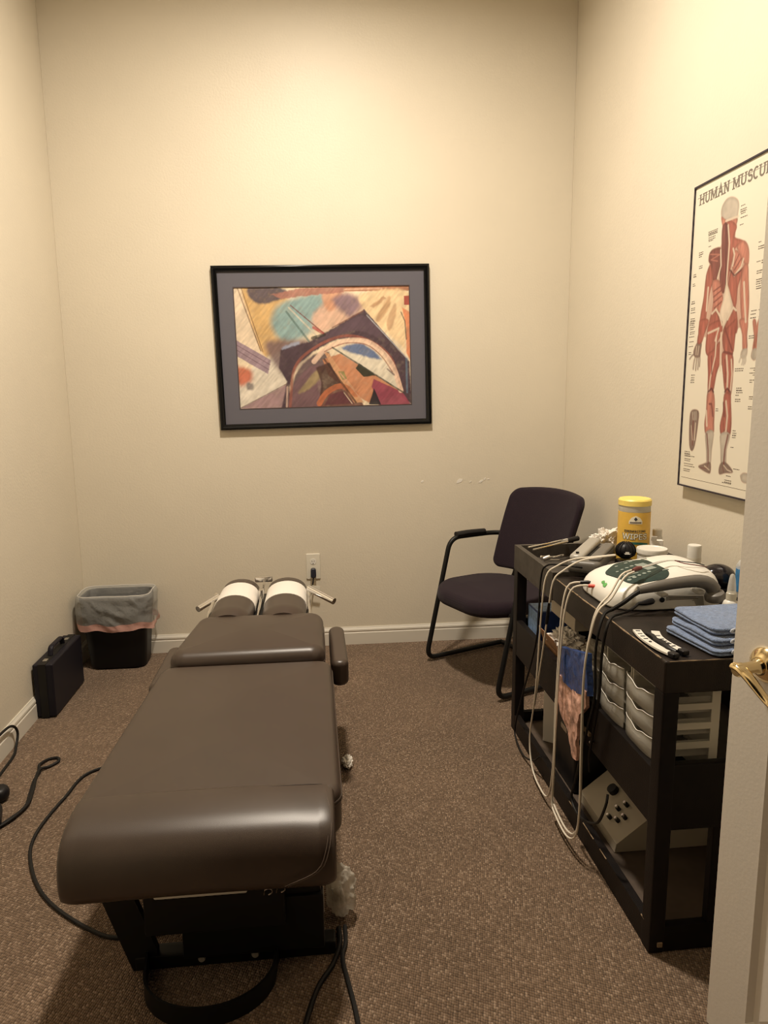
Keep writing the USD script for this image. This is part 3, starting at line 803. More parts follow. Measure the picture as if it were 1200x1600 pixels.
part('cable', tube([(ox, YB - .03, oz - .055), (ox - .004, YB - .04, oz - .09), (ox - .022, YB - .05, oz - .17), (ox - .045, YB - .07, oz - .26), (-.08, 4.02, .14), (-.12, 3.95, .03), (-.22, 3.7, .008), (-.25, 3.3, .006), (-.26, 2.9, .006)], .0042), M['rubber'], cd_)
part('cord_tag', T(slab(.048, .024, 0, .0012, .002, .0005), (ox + .012, YB - .052, oz - .118), rx=90, ry=10), M['tag'], cd_, 'white cord tag')

# ---------------------------------------------------------------- treatment table
tt = thing('treatment_table', 'brown vinyl treatment table on a black base with twin padded face rests', 'treatment table', (-.26, 2.3, 0))
TX = -.262


def cushion(x0, x1, y0, y1, z0, z1, rc=.05, re=.035, puff=.012, rb=.02):
    m = slab(x1 - x0, y1 - y0, z0, z1, rc, re, 6, puff, 8, rb)
    m.apply_translation(((x0 + x1) / 2, (y0 + y1) / 2, 0))
    return m


mc = cushion(-.600, .052, 1.62, 2.535, .40, .528, .055, .030, .006)
def taper(m):
    v = m.vertices; v[:, 0] += np.where(v[:, 0] < -.3, .035 * (v[:, 1] - 1.62) / .915, 0); m.vertices = v; return m
mc = taper(mc)
main = part('seat_cushion', mc, M['leather'], tt, smooth=60)
def seam_loop(x0, x1, y0, y1, z, rc, r=.0022):
    p = rr(x1 - x0, y1 - y0, rc, 8) + [(x0 + x1) / 2, (y0 + y1) / 2]
    p = np.vstack([p, p[:1]])
    return tube(np.column_stack([p, np.full(len(p), z)]), r, 6, smooth=False)
part('piping', taper(seam_loop(-.601, .053, 1.62, 2.536, .495, .055)), M['leather'], main)
part('stitching', taper(seam_loop(-.6015, .0535, 1.62, 2.536, .486, .055, .0012)), M['stitch'], main)
# the rolled foot end: a padded bolster that wraps down in front
def bolster(x0, x1):
    prof = [(1.69, .40), (1.69, .512), (1.682, .525), (1.664, .530), (1.62, .529), (1.575, .524), (1.538, .514), (1.510, .496), (1.491, .468), (1.484, .435), (1.483, .40), (1.487, .380), (1.500, .368), (1.53, .364), (1.60, .364), (1.69, .366)]
    prof = np.array(prof); c = np.array([1.595, .45]); rings = []
    for t in np.linspace(0, 1, 9):
        a = t * math.pi / 2
        sc = 1 - .045 * (1 - math.sin(a)) * 6 * .28; x = x0 + .035 * (1 - math.cos(a)) if False else x0 + .04 * (1 - math.cos(a * 1.0)) * 0 + .04 * t * t
        k = .88 + .12 * math.sqrt(max(0, 1 - (1 - t) ** 2))
        rings.append(np.column_stack([np.full(len(prof), x0 + .04 * t), c + (prof - c) * k]))
    for t in np.linspace(.1, .9, 7):
        rings.append(np.column_stack([np.full(len(prof), x0 + .04 + (x1 - x0 - .08) * t), prof + [0, .003 * math.sin(math.pi * t)]]))
    for t in np.linspace(1, 0, 9):
        k = .88 + .12 * math.sqrt(max(0, 1 - (1 - t) ** 2))
        rings.append(np.column_stack([np.full(len(prof), x1 - .04 * t), c + (prof - c) * k]))
    m = loft(rings); m.fix_normals()
    return m
fb = part('foot_bolster', bolster(-.592, .032), M['leather'], tt, 'padded rolled foot end', smooth=60)
part('seam', tube([(-.575, 1.655, .521), (-.4, 1.662, .5305), (-.2, 1.664, .5305), (0, 1.664, .529), (.028, 1.655, .518)], .0016, 6), M['seam'], fb)
for dx in (0, .007):
    part('stitching', tube([(.010 - dx, 1.64, .528), (.020 - dx, 1.575, .520), (.022 - dx, 1.52, .498), (.014 - dx, 1.487, .462), (-.008 - dx, 1.474, .425), (-.08 - dx, 1.471, .395)], .0012, 6), M['stitch'], fb)
ch = cushion(-.552, .030, 2.545, 3.03, .40, .562, .06, .045, .010)
v = ch.vertices; v[:, 0] += np.where(v[:, 0] < -.3, .05 * (v[:, 1] - 2.545) / .485, 0); ch.vertices = v
cz = part('chest_cushion', ch, M['leather'], tt, smooth=60)
sl_ = seam_loop(-.553, .031, 2.545, 3.031, .50, .06); v = sl_.vertices; v[:, 0] += np.where(v[:, 0] < -.3, .05 * (v[:, 1] - 2.545) / .485, 0); sl_.vertices = v
part('piping', sl_, M['leather'], cz)
part('arm_pad', cushion(.052, .118, 2.56, 2.99, .40, .502, .032, .022, 0), M['leather'], tt, 'padded arm rest', smooth=60)
part('arm_pad', cushion(-.63, -.565, 2.56, 2.99, .36, .44, .032, .022, 0), M['leather'], tt, smooth=60)


def face_pad(x0, x1, y0, y1, z, tilt, wide=1.0, a0=0, a1=1, grow=0.0, mat_='leather', name='face_pad', par=None, lab=None):
    n = 18; w = (x1 - x0) / 2; cx = (x0 + x1) / 2; rings = []
    for t in np.linspace(a0, a1, 15):
        e = 1.0
        if a0 == 0 and t < .08: e = .82 + .18 * math.sqrt(max(0, 1 - (1 - t / .08) ** 2))
        if a1 == 1 and t > .92: e = .82 + .18 * math.sqrt(max(0, 1 - ((t - .92) / .08) ** 2))
        ang = np.linspace(0, math.pi, n)
        xs = cx + (w + grow) * e * np.cos(ang); zs = (z + tilt * t) + (.078 + grow) * e * np.sin(ang) ** .8
        ring = np.column_stack([np.append(xs, [cx - w * .9, cx + w * .9]), np.full(n + 2, y0 + (y1 - y0) * t), np.append(zs, [z + tilt * t - .018, z + tilt * t - .018])])
        rings.append(ring)
    m = loft(rings); m.fix_normals()
    return part(name, m, M[mat_], par or tt, lab, smooth=50)


for x0, x1 in ((-.475, -.285), (-.245, -.045)):
    fp = face_pad(x0, x1, 2.99, 3.66, .505, -.02)
    face_pad(x0, x1, 2.99, 3.66, .505, -.02, a0=.42, a1=.80, grow=.0022, mat_='paper', name='paper_cover', par=fp, lab='white paper strip over the face pad')
# chrome rails and handles of the head end
part('head_rail', cat(tube([(-.497, 3.00, .47), (-.491, 3.4, .52)], .008, 10, smooth=False), tube([(-.491, 3.4, .52), (-.487, 3.45, .53)], .013, 10, smooth=False)), M['chrome'], tt, 'chrome side rail')
part('head_rail', tube([(-.032, 3.00, .47), (-.032, 3.5, .52)], .008, 10, smooth=False), M['chrome'], tt, 'chrome side rail')
part('centre_rail', cat(rod((-.265, 3.0, .50), (-.265, 3.62, .53), .007), box(-.277, -.253, 3.40, 3.44, .50, .56, .004), box(-.31, -.22, 3.60, 3.63, .545, .575, .006)), M['chrome'], tt, 'chrome rail between the face pads')
part('grip_bar', rod((-.475, 3.42, .53), (-.555, 3.31, .503), .015, 16), M['chrome'], tt, 'chrome hand grip')
part('grip_bar', rod((-.035, 3.44, .55), (.088, 3.34, .507), .0165, 16), M['chrome'], tt, 'chrome hand grip')
part('head_bracket', cat(box(-.47, -.06, 3.05, 3.60, .455, .487, .006), box(-.31, -.22, 2.95, 3.45, .36, .46, .008)), M['blackmetal'], tt)
# base
part('base_frame', cat(box(-.36, -.02, 1.72, 3.0, .015, .055, .006), box(-.34, -.10, 1.95, 2.95, .055, .34, .012), box(-.52, .0, 1.60, 2.98, .345, .40, .008)), M['blackmetal'], tt)
part('base_frame', cat(box(-.46, -.12, 3.0, 3.55, .015, .05, .006), box(-.30, -.2, 3.0, 3.3, .05, .36, .01)), M['blackmetal'], tt)
lg = [(-.615, .35), (-.535, .35), (-.440, .055), (-.440, .0), (-.505, 0), (-.515, .03)]
part('leg', plate(lg, .022, (0, 1.735, 0), (1, 0, 0), (0, 0, 1)), M['blackmetal'], tt)
part('leg', box(-.125, -.006, 1.70, 1.80, .03, .35, .008), M['blackmetal'], tt)
part('foot_bar', box(-.50, .03, 1.71, 1.76, .0, .040, .006), M['blackmetal'], tt)
part('control_panel', cat(box(-.455, -.10, 1.66, 1.72, .140, .325, .005), box(-.37, .0, 1.69, 1.74, .040, .20, .005)), M['blackmetal'], tt)
part('panel_edge', T(slab(.232, .013, 0, .006, .005, .002), (-.309, 1.655, .258), rx=90, ry=0), M['white'], tt, 'pale edge strip on the control panel')
part('side_plate', box(-.005, .001, 1.72, 1.86, .12, .34, .002), M['steel'], tt, 'dull steel side plate')
for bx, r_ in ((-.325, .010), (-.185, .011)):
    part('bolt', T(lathe([(.0005, .012), (r_ * .8, .011), (r_, .007), (r_, 0), (.0005, 0)], 16), (bx, 1.709, .030), rx=90), M['greylt'], tt, 'bright bolt head')
for cx, cz_, s in ((-.140, .250, 1), (-.108, .254, 1)):
    part('hook', tube([(cx - .012, 1.655, cz_ - .012), (cx - .008, 1.65, cz_ + .006), (cx + .006, 1.65, cz_ + .008), (cx + .010, 1.652, cz_ - .004), (cx, 1.652, cz_ - .010)], .0018, 6), M['chrome'], tt, 'small wire hook')
part('hook', tube([(-.166, 1.655, .255), (-.158, 1.652, .285)], .002, 6, smooth=False), M['chrome'], tt, 'small wire hook')
# the curved foot loop lying at the near end
a = np.linspace(0, math.pi, 25)
loop = [(-.468, 1.72, .028)] + [(-.295 - .165 * math.cos(q), 1.66 - .140 * math.sin(q), .028) for q in a] + [(-.125, 1.72, .028)]
part('foot_loop', tube(loop, 1.0, sect=np.array([(-.003, -.027), (.003, -.027), (.003, .027), (-.003, .027)]), smooth=False), M['blackmetal'], tt, 'curved black foot loop at the near end')

# ---------------------------------------------------------------- things on the floor around the table
fc = single('floor_cord', tube([(-.30, 2.75, .006), (-.6, 2.85, .006), (-.905, 2.776, .006), (-.964, 2.575, .006), (-.985, 2.34, .006), (-.93, 2.167, .006), (-.825, 2.009, .006), (-.665, 1.874, .006), (-.56, 1.83, .006), (-.40, 1.85, .006), (-.25, 1.9, .006)], .0058), M['rubber'], 'long black cord curving over the carpet from under the left side of the table', 'cord')
fp_ = thing('foot_pedal', 'black foot pedal at the left edge of the carpet with a doubled black cord', 'foot pedal', (-1.2, 2.47, 0))
part('pedal_body', T(slab(.13, .16, 0, .05, .04, .02, 4), (-1.20, 2.44, .0), rz=20), M['blackplastic'], fp_)
part('pedal_button', sphere((-1.205, 2.60, .028), .048, 3, (1, 1, 1)) if False else T(slab(.085, .085, 0, .055, .042, .025, 5), (-1.212, 2.60, 0)), M['blackplastic'], fp_)
part('cable', tube([(-1.14, 2.40, .008), (-1.09, 2.52, .007), (-1.105, 2.62, .006), (-1.125, 2.72, .007), (-1.128, 2.79, .006), (-1.145, 2.83, .012), (-1.13, 2.885, .007), (-1.095, 2.895, .007), (-1.08, 2.865, .007), (-1.105, 2.825, .006), (-1.128, 2.795, .014), (-1.12, 2.73, .015), (-1.098, 2.64, .014), (-1.082, 2.53, .013), (-1.12, 2.42, .012), (-1.19, 2.36, .010)], .0058), M['rubber'], fp_)
single('loose_cord', tube([(-1.318, 2.70, .115), (-1.312, 2.9, .125), (-1.308, 2.995, .112), (-1.302, 3.03, .07), (-1.298, 3.0, .025), (-1.285, 2.93, .008), (-1.28, 2.80, .006), (-1.27, 2.6, .006)], .0055), M['rubber'], 'black cord looping down the left baseboard to the carpet', 'cord')
single('near_cord', tube([(.040, 1.795, .010), (.041, 1.74, .008), (.020, 1.67, .007), (-.02, 1.60, .006), (-.05, 1.50, .006), (-.07, 1.38, .006)], .007), M['rubber'], 'black cord on the carpet by the table base, the left one of the forked pair', 'cord')
single('near_cord', tube([(.058, 1.80, .010), (.057, 1.74, .008), (.046, 1.69, .008), (.055, 1.62, .007), (.068, 1.54, .007), (.078, 1.44, .006), (.075, 1.36, .006)], .006), M['rubber'], 'black cord on the carpet by the table base, the right one of the forked pair', 'cord')


def crumple(center, sx, sy, sz, sub=4, amp=.35, seed=1, freq=2.6):
    m = trimesh.creation.icosphere(sub, 1.0)
    n_ = meshkit.fbm(m.vertices * freq + 11, 3, seed); r_ = np.abs(meshkit.noise(m.vertices * freq * 1.6 + 5, seed + 7) - .5) * 2
    v = m.vertices * (1 + amp * (n_ - .5) * 2 - amp * .7 * (1 - r_)[..., None].ravel() * .6)[:, None] if False else m.vertices * (1 + amp * ((n_ - .5) * 2 + .45 * (r_ - .5)))[:, None]
    m.vertices = v * [sx, sy, sz] + np.asarray(center)
    return m


pb = thing('plastic_bag', 'crumpled clear plastic bag round a white connector beside the table base', 'plastic bag', (.045, 1.87, 0))
m = crumple((.053, 1.855, .080), .044, .042, .076, 4, .40, 3, 1.9)
m.vertices[:, 2] = np.maximum(m.vertices[:, 2], .002)
part('bag_film', cat(m, plate([(.03, .13), (.06, .16), (.045, .185), (.022, .175)], .001, (0, 1.84, 0), (1, 0, 0), (0, 0, 1))), M['clearbag'], pb, smooth=50)
part('connector', T(slab(.03, .026, 0, .062, .005, .003), (.048, 1.845, .055), ry=-12, rx=8), M['white'], pb, 'white connector')
m = crumple((.112, 2.70, .018), .022, .045, .02, 3, .5, 8); m.vertices[:, 2] = np.maximum(m.vertices[:, 2], .001)
single('paper_scrap', m, M['tissue'], 'small crumpled white scrap on the carpet at the right edge of the table', 'scrap', smooth=20)

# ---------------------------------------------------------------- waste bin
wbn = thing('waste_bin', 'black waste bin with a translucent liner folded over its rim, in the left corner', 'waste bin', (-1.105, 3.985, 0))
bw, bd, bh = .33, .23, .412
def bring(t, grow=0, z=None):
    w = .300 + .070 * t; d = .195 + .035 * t
    return np.column_stack([rr(w + 2 * grow, d + 2 * grow, .055 + grow, 8) + [-1.108, 3.985], np.full(36, bh * t if z is None else z)])
part('bin_body', loft([bring(0, -.012, .001), bring(.02, -.002), bring(.06), bring(.5), bring(1), bring(1.0, -.004, bh + .003), bring(.98, -.006), bring(.5, -.006), bring(.05, -.006)]), M['bin'], wbn, smooth=40)
def wrinkle(ring, amp, seed):
    c = ring.mean(0); d = ring - c; d[:, 2] = 0; l = np.linalg.norm(d, axis=1, keepdims=True)
    n_ = meshkit.fbm(ring * [26, 26, 9], 3, seed) - .5
    r_ = meshkit.noise(ring * [14, 14, 22], seed + 3) - .5
    q_ = 1 - np.abs(2 * meshkit.noise(np.column_stack([ring[:, 0] * 19 + ring[:, 2] * 16, ring[:, 1] * 19 - ring[:, 2] * 11, ring[:, 2] * 5]), seed + 5) - 1)
    out = ring + d / l * (amp * (n_ * 1.4 + r_ * 1.0 + .35 + 1.3 * (q_ - .5)))[:, None]
    return out
def fine(t, grow, z):
    p = bring(t, grow, z)
    q = np.vstack([p, p[:1]]); L_ = np.concatenate([[0], np.cumsum(np.linalg.norm(np.diff(q, axis=0), axis=1))])
    s_ = np.linspace(0, L_[-1], 121)[:-1]
    return np.column_stack([np.interp(s_, L_, q[:, k]) for k in range(3)])
def hemz(ring, k):
    x = ring[:, 0]; y = ring[:, 1]
    return k * (.006 * np.sin(9 * x + 4) - .08 * (x + 1.1) * .35 + .007 * np.sin(27 * x + 17 * y) + .003 * np.sin(57 * x))
rings = []
for k, t in enumerate(np.linspace(.1, 1.0, 9)):
    rings.append(wrinkle(fine(t, -.012, bh * t), -.006, 2))
rings.append(wrinkle(fine(1, -.006, bh + .008), .004, 2)); rings.append(wrinkle(fine(1, .004, bh + .012), .006, 2)); rings.append(wrinkle(fine(1, .011, bh + .004), .008, 2))
zs = np.linspace(bh - .01, .268, 12)
for k, z in enumerate(zs):
    r_ = fine(z / bh, .014 + .006 * (k / 11), z); f = k / 11
    r_[:, 2] += hemz(r_, f)
    rings.append(wrinkle(r_, .010 + .006 * f, 2))
bl_ = part('bin_liner', loft(rings, False, False), M['bag'], wbn, 'translucent grey liner', smooth=60)
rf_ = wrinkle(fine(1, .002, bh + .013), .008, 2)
part('rim_highlight', tube(np.vstack([rf_, rf_[:1]]), .0026, 6, smooth=False), M['baghighlight'], bl_, 'pale highlight drawn along the fold over the rim')  # whiter tube paints the highlight along the liner's folded rim
rings = []
for k, z in enumerate(np.linspace(.268, .232, 5)):
    r_ = fine(z / bh, .021, z); r_[:, 2] += hemz(r_, 1)
    rings.append(wrinkle(r_, .016, 2) + [0, 0, 0])
part('liner_hem', loft(rings, False, False), M['baghem'], wbn, 'pink drawstring hem of the liner', smooth=60)

# ---------------------------------------------------------------- briefcase
bc = thing('briefcase', 'black briefcase standing upright against the left wall beside the bin', 'briefcase', (-1.28, 3.51, 0))
part('case_shell', box(-1.326, -1.283, 3.30, 3.725, .006, .266, .008, 3), M['casevinyl'], bc)
part('case_shell', box(-1.282, -1.234, 3.30, 3.725, .006, .266, .008, 3), M['casevinyl'], bc)
part('case_seam', box(-1.30, -1.265, 3.297, 3.728, .003, .268, .002), M['rubber'], bc)
part('handle', tube(fillet([(-1.283, 3.42, .268), (-1.283, 3.43, .305), (-1.283, 3.58, .305), (-1.283, 3.59, .268)], .025), .010, 10, sect=np.column_stack([np.cos(np.arange(10) / 10 * TAU) * 1.3, np.sin(np.arange(10) / 10 * TAU) * .8]), smooth=False), M['casevinyl'], bc)
for y in (3.355, 3.655):
    part('latch', T(slab(.030, .020, 0, .005, .004, .002), (-1.283, y, .266), rz=90), M['steel'], bc, 'metal latch')
    part('foot', T(lathe([(.001, 0), (.008, 0), (.008, .008), (.001, .008)], 12), (-1.25, y, 0)), M['rubber'], bc)

# ---------------------------------------------------------------- chair
CO = np.array([1.0, 3.607, 0]); CR = -66.4
ca, sa = math.cos(math.radians(CR)), math.sin(math.radians(CR))
def cw(m):
    m = m.copy(); v = m.vertices
    m.vertices = np.column_stack([CO[0] + ca * v[:, 0] - sa * v[:, 1], CO[1] + sa * v[:, 0] + ca * v[:, 1], v[:, 2]])
    return m
ch_ = thing('guest_chair', 'dark purple upholstered guest chair on a black sled frame, in the back right corner', 'chair', tuple(CO), CR)
st = slab(.60, .53, .415, .495, .21, .036, 5, .014, 10, .03)
st = st.subdivide_to_size(.04, 8)
v = st.vertices; v[:, 2] -= .22 * np.clip(-v[:, 1] - .12, 0, 1) ** 1.4; st.vertices = v
st.apply_translation((0, -.055, -.012))
part('seat', cw(st), M['fabric'], ch_, smooth=60)
def backrest():
    nu, nv = 25, 15; rings = []
    outline = []
    top = slab(.56, .44, -.026, .026, .05, .022, 4, .006, 8, .022)
    top = top.subdivide_to_size(.03, 8)
    v = top.vertices.copy(); x, y, z = v[:, 0], v[:, 1], v[:, 2]
    s_ = y / .44 + .5
    xx = x * (.96 + .04 * np.clip(s_ * 1.4, 0, 1)); zz = .735 + y + .022 * (s_) * (1 - (x / .27) ** 2)
    yy = .20 + .15 * s_ + .03 * (s_ - .5) ** 2 - z + .06 * ((x / .27) ** 2) * -1 + .0
    return trimesh.Trimesh(np.column_stack([xx, yy, zz]), top.faces, process=False)
bk = backrest(); bk.fix_normals()
part('backrest', cw(bk), M['fabric'], ch_, smooth=60)
for sgn in (-1, 1):
    x = .315 * sgn
    fr = fillet([(x * .84, .235, .70), (x, .16, .70), (x, -.125, .70), (x, -.285, .022), (x, .25, .022)], .07, 8)
    part('leg', cw(tube(fr, .0135, 12, smooth=False)), M['blackmetal'], ch_)
    part('armrest', cw(tube([(x, .11, .713), (x, .0, .716), (x, -.085, .713)], .021, 12, sect=np.column_stack([np.cos(np.arange(12) / 12 * TAU) * 1.0, np.sin(np.arange(12) / 12 * TAU) * .8]))), M['blackplastic'], ch_)
    part('back_support', cw(tube(fillet([(x * .62, .27, .60), (x * .62, .235, .45), (x * .62, .16, .415), (x * .62, -.18, .40)], .05), .0115, 10, smooth=False)), M['blackmetal'], ch_)
part('rear_bar', cw(rod((-.315, .25, .022), (.315, .25, .022), .0135)), M['blackmetal'], ch_)
part('seat_bar', cw(rod((-.315, -.18, .42), (.315, -.18, .42), .011)), M['blackmetal'], ch_)

# ---------------------------------------------------------------- cart
CX0, CX1, CY0, CY1 = .868, 1.445, 1.615, 2.958
kt = thing('utility_cart', 'dark brown plastic utility cart with three shelves along the right wall', 'cart', (1.155, 2.29, 0))
part('top_shelf', cat(box(CX0, CX1, CY0, 2.46, .742, .830, .006, 3)), M['carttop'], kt)
tray = sg.box(CX0, 2.462, CX1, CY1).difference(sg.box(CX0 + .022, 2.485, CX1 - .022, CY1 - .022))
tr_ = extrude(tray, .105); tr_.apply_translation((0, 0, .740))
part('tray', cat(tr_, box(CX0 + .015, CX1 - .015, 2.475, CY1 - .015, .75, .790, .002)), M['carttray'], kt, 'dusty recessed tray at the far end of the top')
for a, b in ((CY0, 1.665), (2.905, CY1)):
    for x0, x1 in ((CX0, .912), (CX1 - .044, CX1)):
        part('post', box(x0, x1, a, b, .0, .745, .005), M['cart'], kt)
part('stile', box(1.030, 1.058, CY0 + .004, CY0 + .03, .07, .37, .003), M['cart'], kt)


def shelf(z0, z1, zf, nm):
    p = sg.box(CX0 + .002, CY0 + .002, CX1 - .002, CY1 - .002).difference(sg.box(CX0 + .026, CY0 + .026, CX1 - .026, CY1 - .026))
    m = extrude(p, z1 - z0); m.apply_translation((0, 0, z0))
    q = part(nm, m, M['cart'], kt, smooth=False)
    part('shelf_floor', box(CX0 + .02, CX1 - .02, CY0 + .02, CY1 - .02, zf - .012, zf, .002), M['shelf'], q)


shelf(.362, .518, .41, 'middle_shelf')
part('end_apron', box(CX0 + .001, CX1 - .001, CY0 + .001, CY0 + .03, .365, .545, .006), M['cart'], kt)
shelf(.004, .078, .034, 'bottom_shelf')
edge_pts = [(CX0 + .002, y, .829 + .0006 * math.sin(40 * y)) for y in np.linspace(1.64, 2.42, 40)]
part('worn_edge', tube(edge_pts, [.0022 * (.35 + 1.0 * rng.random()) for _ in range(40)], 6, smooth=False), M['wear_highlight'], kt, 'worn tan edge of the top')
part('worn_edge', tube([(x, CY0 + .002, .8285) for x in np.linspace(.88, 1.3, 20)], [.0014 * (.2 + rng.random()) for _ in range(20)], 6, smooth=False), M['wear_highlight'], kt, 'worn tan edge of the top')
for y, l in ((2.20, .05), (2.05, .09), (1.93, .05), (1.66, .02)):
    part('edge_highlight', tube([(CX0 + .0015, y - l / 2, .0775), (CX0 + .0015, y + l / 2, .0775)], .0018, 6, smooth=False), M['wear_highlight'], kt, 'pale highlight drawn on the bottom edge')  # tan strokes stand in for highlights along the bottom shelf's rim
part('corner_cap', box(.89, .905, CY0 - .004, CY0 + .004, .02, .034, .002), M['wear_highlight'], kt)

# --- electrotherapy unit
ux0, ux1, uy0, uy1 = .906, 1.290, 2.018, 2.340
ucx, ucy, uw, ud = (ux0 + ux1) / 2, (uy0 + uy1) / 2, (ux1 - ux0) / 2, (uy1 - uy0) / 2
eu = thing('electrotherapy_unit', 'white domed electrotherapy unit with a green control panel, standing on the cart', 'therapy unit', (ucx, ucy, .83))
def uz_(x, y, off=0):
    u, v = (np.asarray(x) - ucx) / uw, (np.asarray(y) - ucy) / ud
    e = np.minimum(1, (np.abs(u) ** 4.2 + np.abs(v) ** 4.2) ** (1 / 4.2))
    return .838 + (.098 + .030 * u) * np.power(np.maximum(0, 1 - e ** 4.0), 1 / 2.8) + off
ang = np.arange(64) / 64 * TAU
sx = np.sign(np.cos(ang)) * np.abs(np.cos(ang)) ** (2 / 4.2); sy = np.sign(np.sin(ang)) * np.abs(np.sin(ang)) ** (2 / 4.2)
rings = [np.column_stack([ucx + uw * k * sx, ucy + ud * k * sy, np.full(64, z)]) for k, z in ((.97, .831), (1.0, .834))]
for e in (1.0, .997, .985, .96, .92, .86, .78, .68, .56, .42, .28, .14, .03):
    x, y = ucx + uw * e * sx, ucy + ud * e * sy
    rings.append(np.column_stack([x, y, uz_(x, y)]))
part('housing', loft(rings), M['white'], eu, smooth=60)
def patch(poly, off, nm, mt, par, lab=None, grid=.012):
    m = extrude(poly, .001)
    m = m.subdivide_to_size(grid, 12)
    v = m.vertices.copy(); v[:, 2] = uz_(v[:, 0], v[:, 1], off) + (v[:, 2] > .0005) * .0012
    return part(nm, trimesh.Trimesh(v, m.faces, process=False), M[mt], par, lab, smooth=30)
pcx, pcy = 1.045, 2.178
pq = sg.Polygon([(.962, 2.20), (.985, 2.065), (1.105, 2.062), (1.10, 2.24), (1.03, 2.262)]).buffer(-.03).buffer(.040)
pn = patch(pq, .0005, 'control_panel', 'tealpanel', eu, 'dark green control panel')
for (x, y, w, h) in ((1.072, 2.185, .032, .034), (1.078, 2.142, .032, .034)):
    patch(affinity.rotate(sg.box(x - w / 2, y - h / 2, x + w / 2, y + h / 2).buffer(-.002).buffer(.002), 8), .0016, 'display', 'panelgrey', pn, 'pale square display')
for i in range(5):
    for j in range(4):
        if rng.random() < .85:
            x, y = .985 + .019 * i, 2.085 + .045 * j + .006 * i
            if pq.buffer(-.012).contains(sg.Point(x, y)):
                patch(sg.Point(x, y).buffer(.0042 + .0025 * rng.random(), 4), .0016, 'key', 'panelgrey', pn)
for (x, y) in ((1.0, 2.10), (1.02, 2.12), (1.11, 2.10), (1.11, 2.25), (1.06, 2.27)):
    patch(sg.box(x - .010, y - .003, x + .010, y + .003), .0016, 'key', 'panelgrey', pn)
leaf = [(0, 0), (.014, .006), (.02, .02), (.014, .034), (.004, .04), (-.002, .026), (-.003, .012)]
for dx, dy, k_ in ((.0, .0, 1.0), (.004, .024, .8)):
    patch(sg.Polygon([(.921 + dx + .55 * a * k_, 2.118 + dy + .62 * b * k_) for a, b in leaf]), .0006, 'leaf_sticker', 'green', eu, 'green leaf sticker', .006)
part('side_label', plate([(1.075, .842), (1.200, .842), (1.195, .872), (1.075, .878)], .0012, (0, uy0 + .0022, 0), (1, 0, 0), (0, 0, 1)), M['greylt'], eu, 'grey label plate on the side', smooth=False)
bars = [sg.box(1.085, .846 + .0055 * k, 1.085 + .07 + .03 * rng.random(), .8482 + .0055 * k) for k in range(5)]
for b in bars:
    part('label_line', plate(b, .0004, (0, uy0 + .0012, 0), (1, 0, 0), (0, 0, 1)), M['inkbrown'], eu, smooth=False)
part('jack', T(cat(lathe([(.0045, -.008), (.008, -.008), (.008, 0), (.0045, 0)], 20), lathe([(.0005, -.009), (.0045, -.009), (.0045, -.004), (.0005, -.004)], 16)), (1.062, uy0 - .004 + .003, .864), rx=90), M['blackplastic'], eu)
part('cable_plug', tube([(.985, 2.015, .856), (1.005, 2.014, .858), (1.03, 2.024, .860), (1.036, 2.04, .860)], [.005, .008, .011, .011], 10), M['blackplastic'], eu)

# --- ultrasound handset lying along the unit's near side
tx = thing('ultrasound_handset', 'grey ultrasound handset resting along the near side of the white unit', 'handset', (1.09, 2.005, .83))
part('handle', tube([(.972, 1.990, .906), (1.0, 1.990, .911), (1.06, 1.992, .920), (1.12, 1.993, .926), (1.165, 1.992, .927), (1.195, 1.990, .917), (1.210, 1.988, .898)], [.012, .015, .017, .0175, .0185, .021, .022], 16), M['greypl'], tx)
part('sound_head', T(lathe([(.001, 0), (.030, 0), (.031, .012), (.026, .022), (.012, .028), (.001, .03)], 28), (1.214, 1.983, .872), rx=8, ry=-14), M['greypl'], tx)
part('cradle', cat(box(1.035, 1.058, 1.972, 2.019, .886, .897, .003), box(1.15, 1.172, 1.972, 2.019, .890, .902, .003)), M['greylt'], tx)
part('cable', tube([(.974, 1.990, .902), (.952, 1.985, .893), (.925, 1.985, .872), (.895, 2.0, .846), (.868, 1.99, .838), (.842, 1.965, .80), (.832, 1.962, .72), (.832, 1.956, .586), (.830, 2.007, .435), (.830, 2.072, .257), (.830, 2.103, .165), (.830, 2.03, .145), (.830, 1.90, .205), (.832, 1.845, .294), (.840, 1.85, .33)], [.0075, .006] + [.0042] * 13, 8), M['rubber'], tx)
part('cable', tube([(.985, 2.015, .856), (.95, 1.99, .846), (.91, 1.975, .840), (.872, 1.95, .838), (.846, 1.925, .81), (.840, 1.935, .72), (.842, 1.945, .60), (.846, 1.99, .45), (.85, 2.02, .36), (.858, 2.03, .30)], .0045, 8), M['rubber'], tx)

# --- grey instrument, its knob, steel tools in the tray
gi = thing('grey_instrument', 'long grey handheld instrument lying diagonally across the far tray of the cart', 'instrument', (1.06, 2.58, .845))
GA = 56.0
def gm(m):
    return T(m, (1.072, 2.585, .845), rz=GA)
part('body', gm(slab(.37, .118, 0, .045, .022, .014, 4)), M['greypl'], gi)
part('upper_shell', gm(T(slab(.34, .052, 0, .026, .02, .012, 4), (.005, .030, .040), ry=-1)), M['greylt'], gi, 'pale grey upper shell')
part('slot', gm(box(-.13, .10, -.006, .006, .038, .0462, .002)), M['rubber'], gi)
part('lower_grip', gm(T(slab(.30, .045, 0, .018, .02, .010, 4), (-.01, -.034, .040))), M['greypl'], gi)
part('end_button', gm(cat(T(lathe([(.0005, .006), (.006, .005), (.006, 0), (.0005, 0)], 14), (-.14, .03, .065)))), M['blackplastic'], gi)
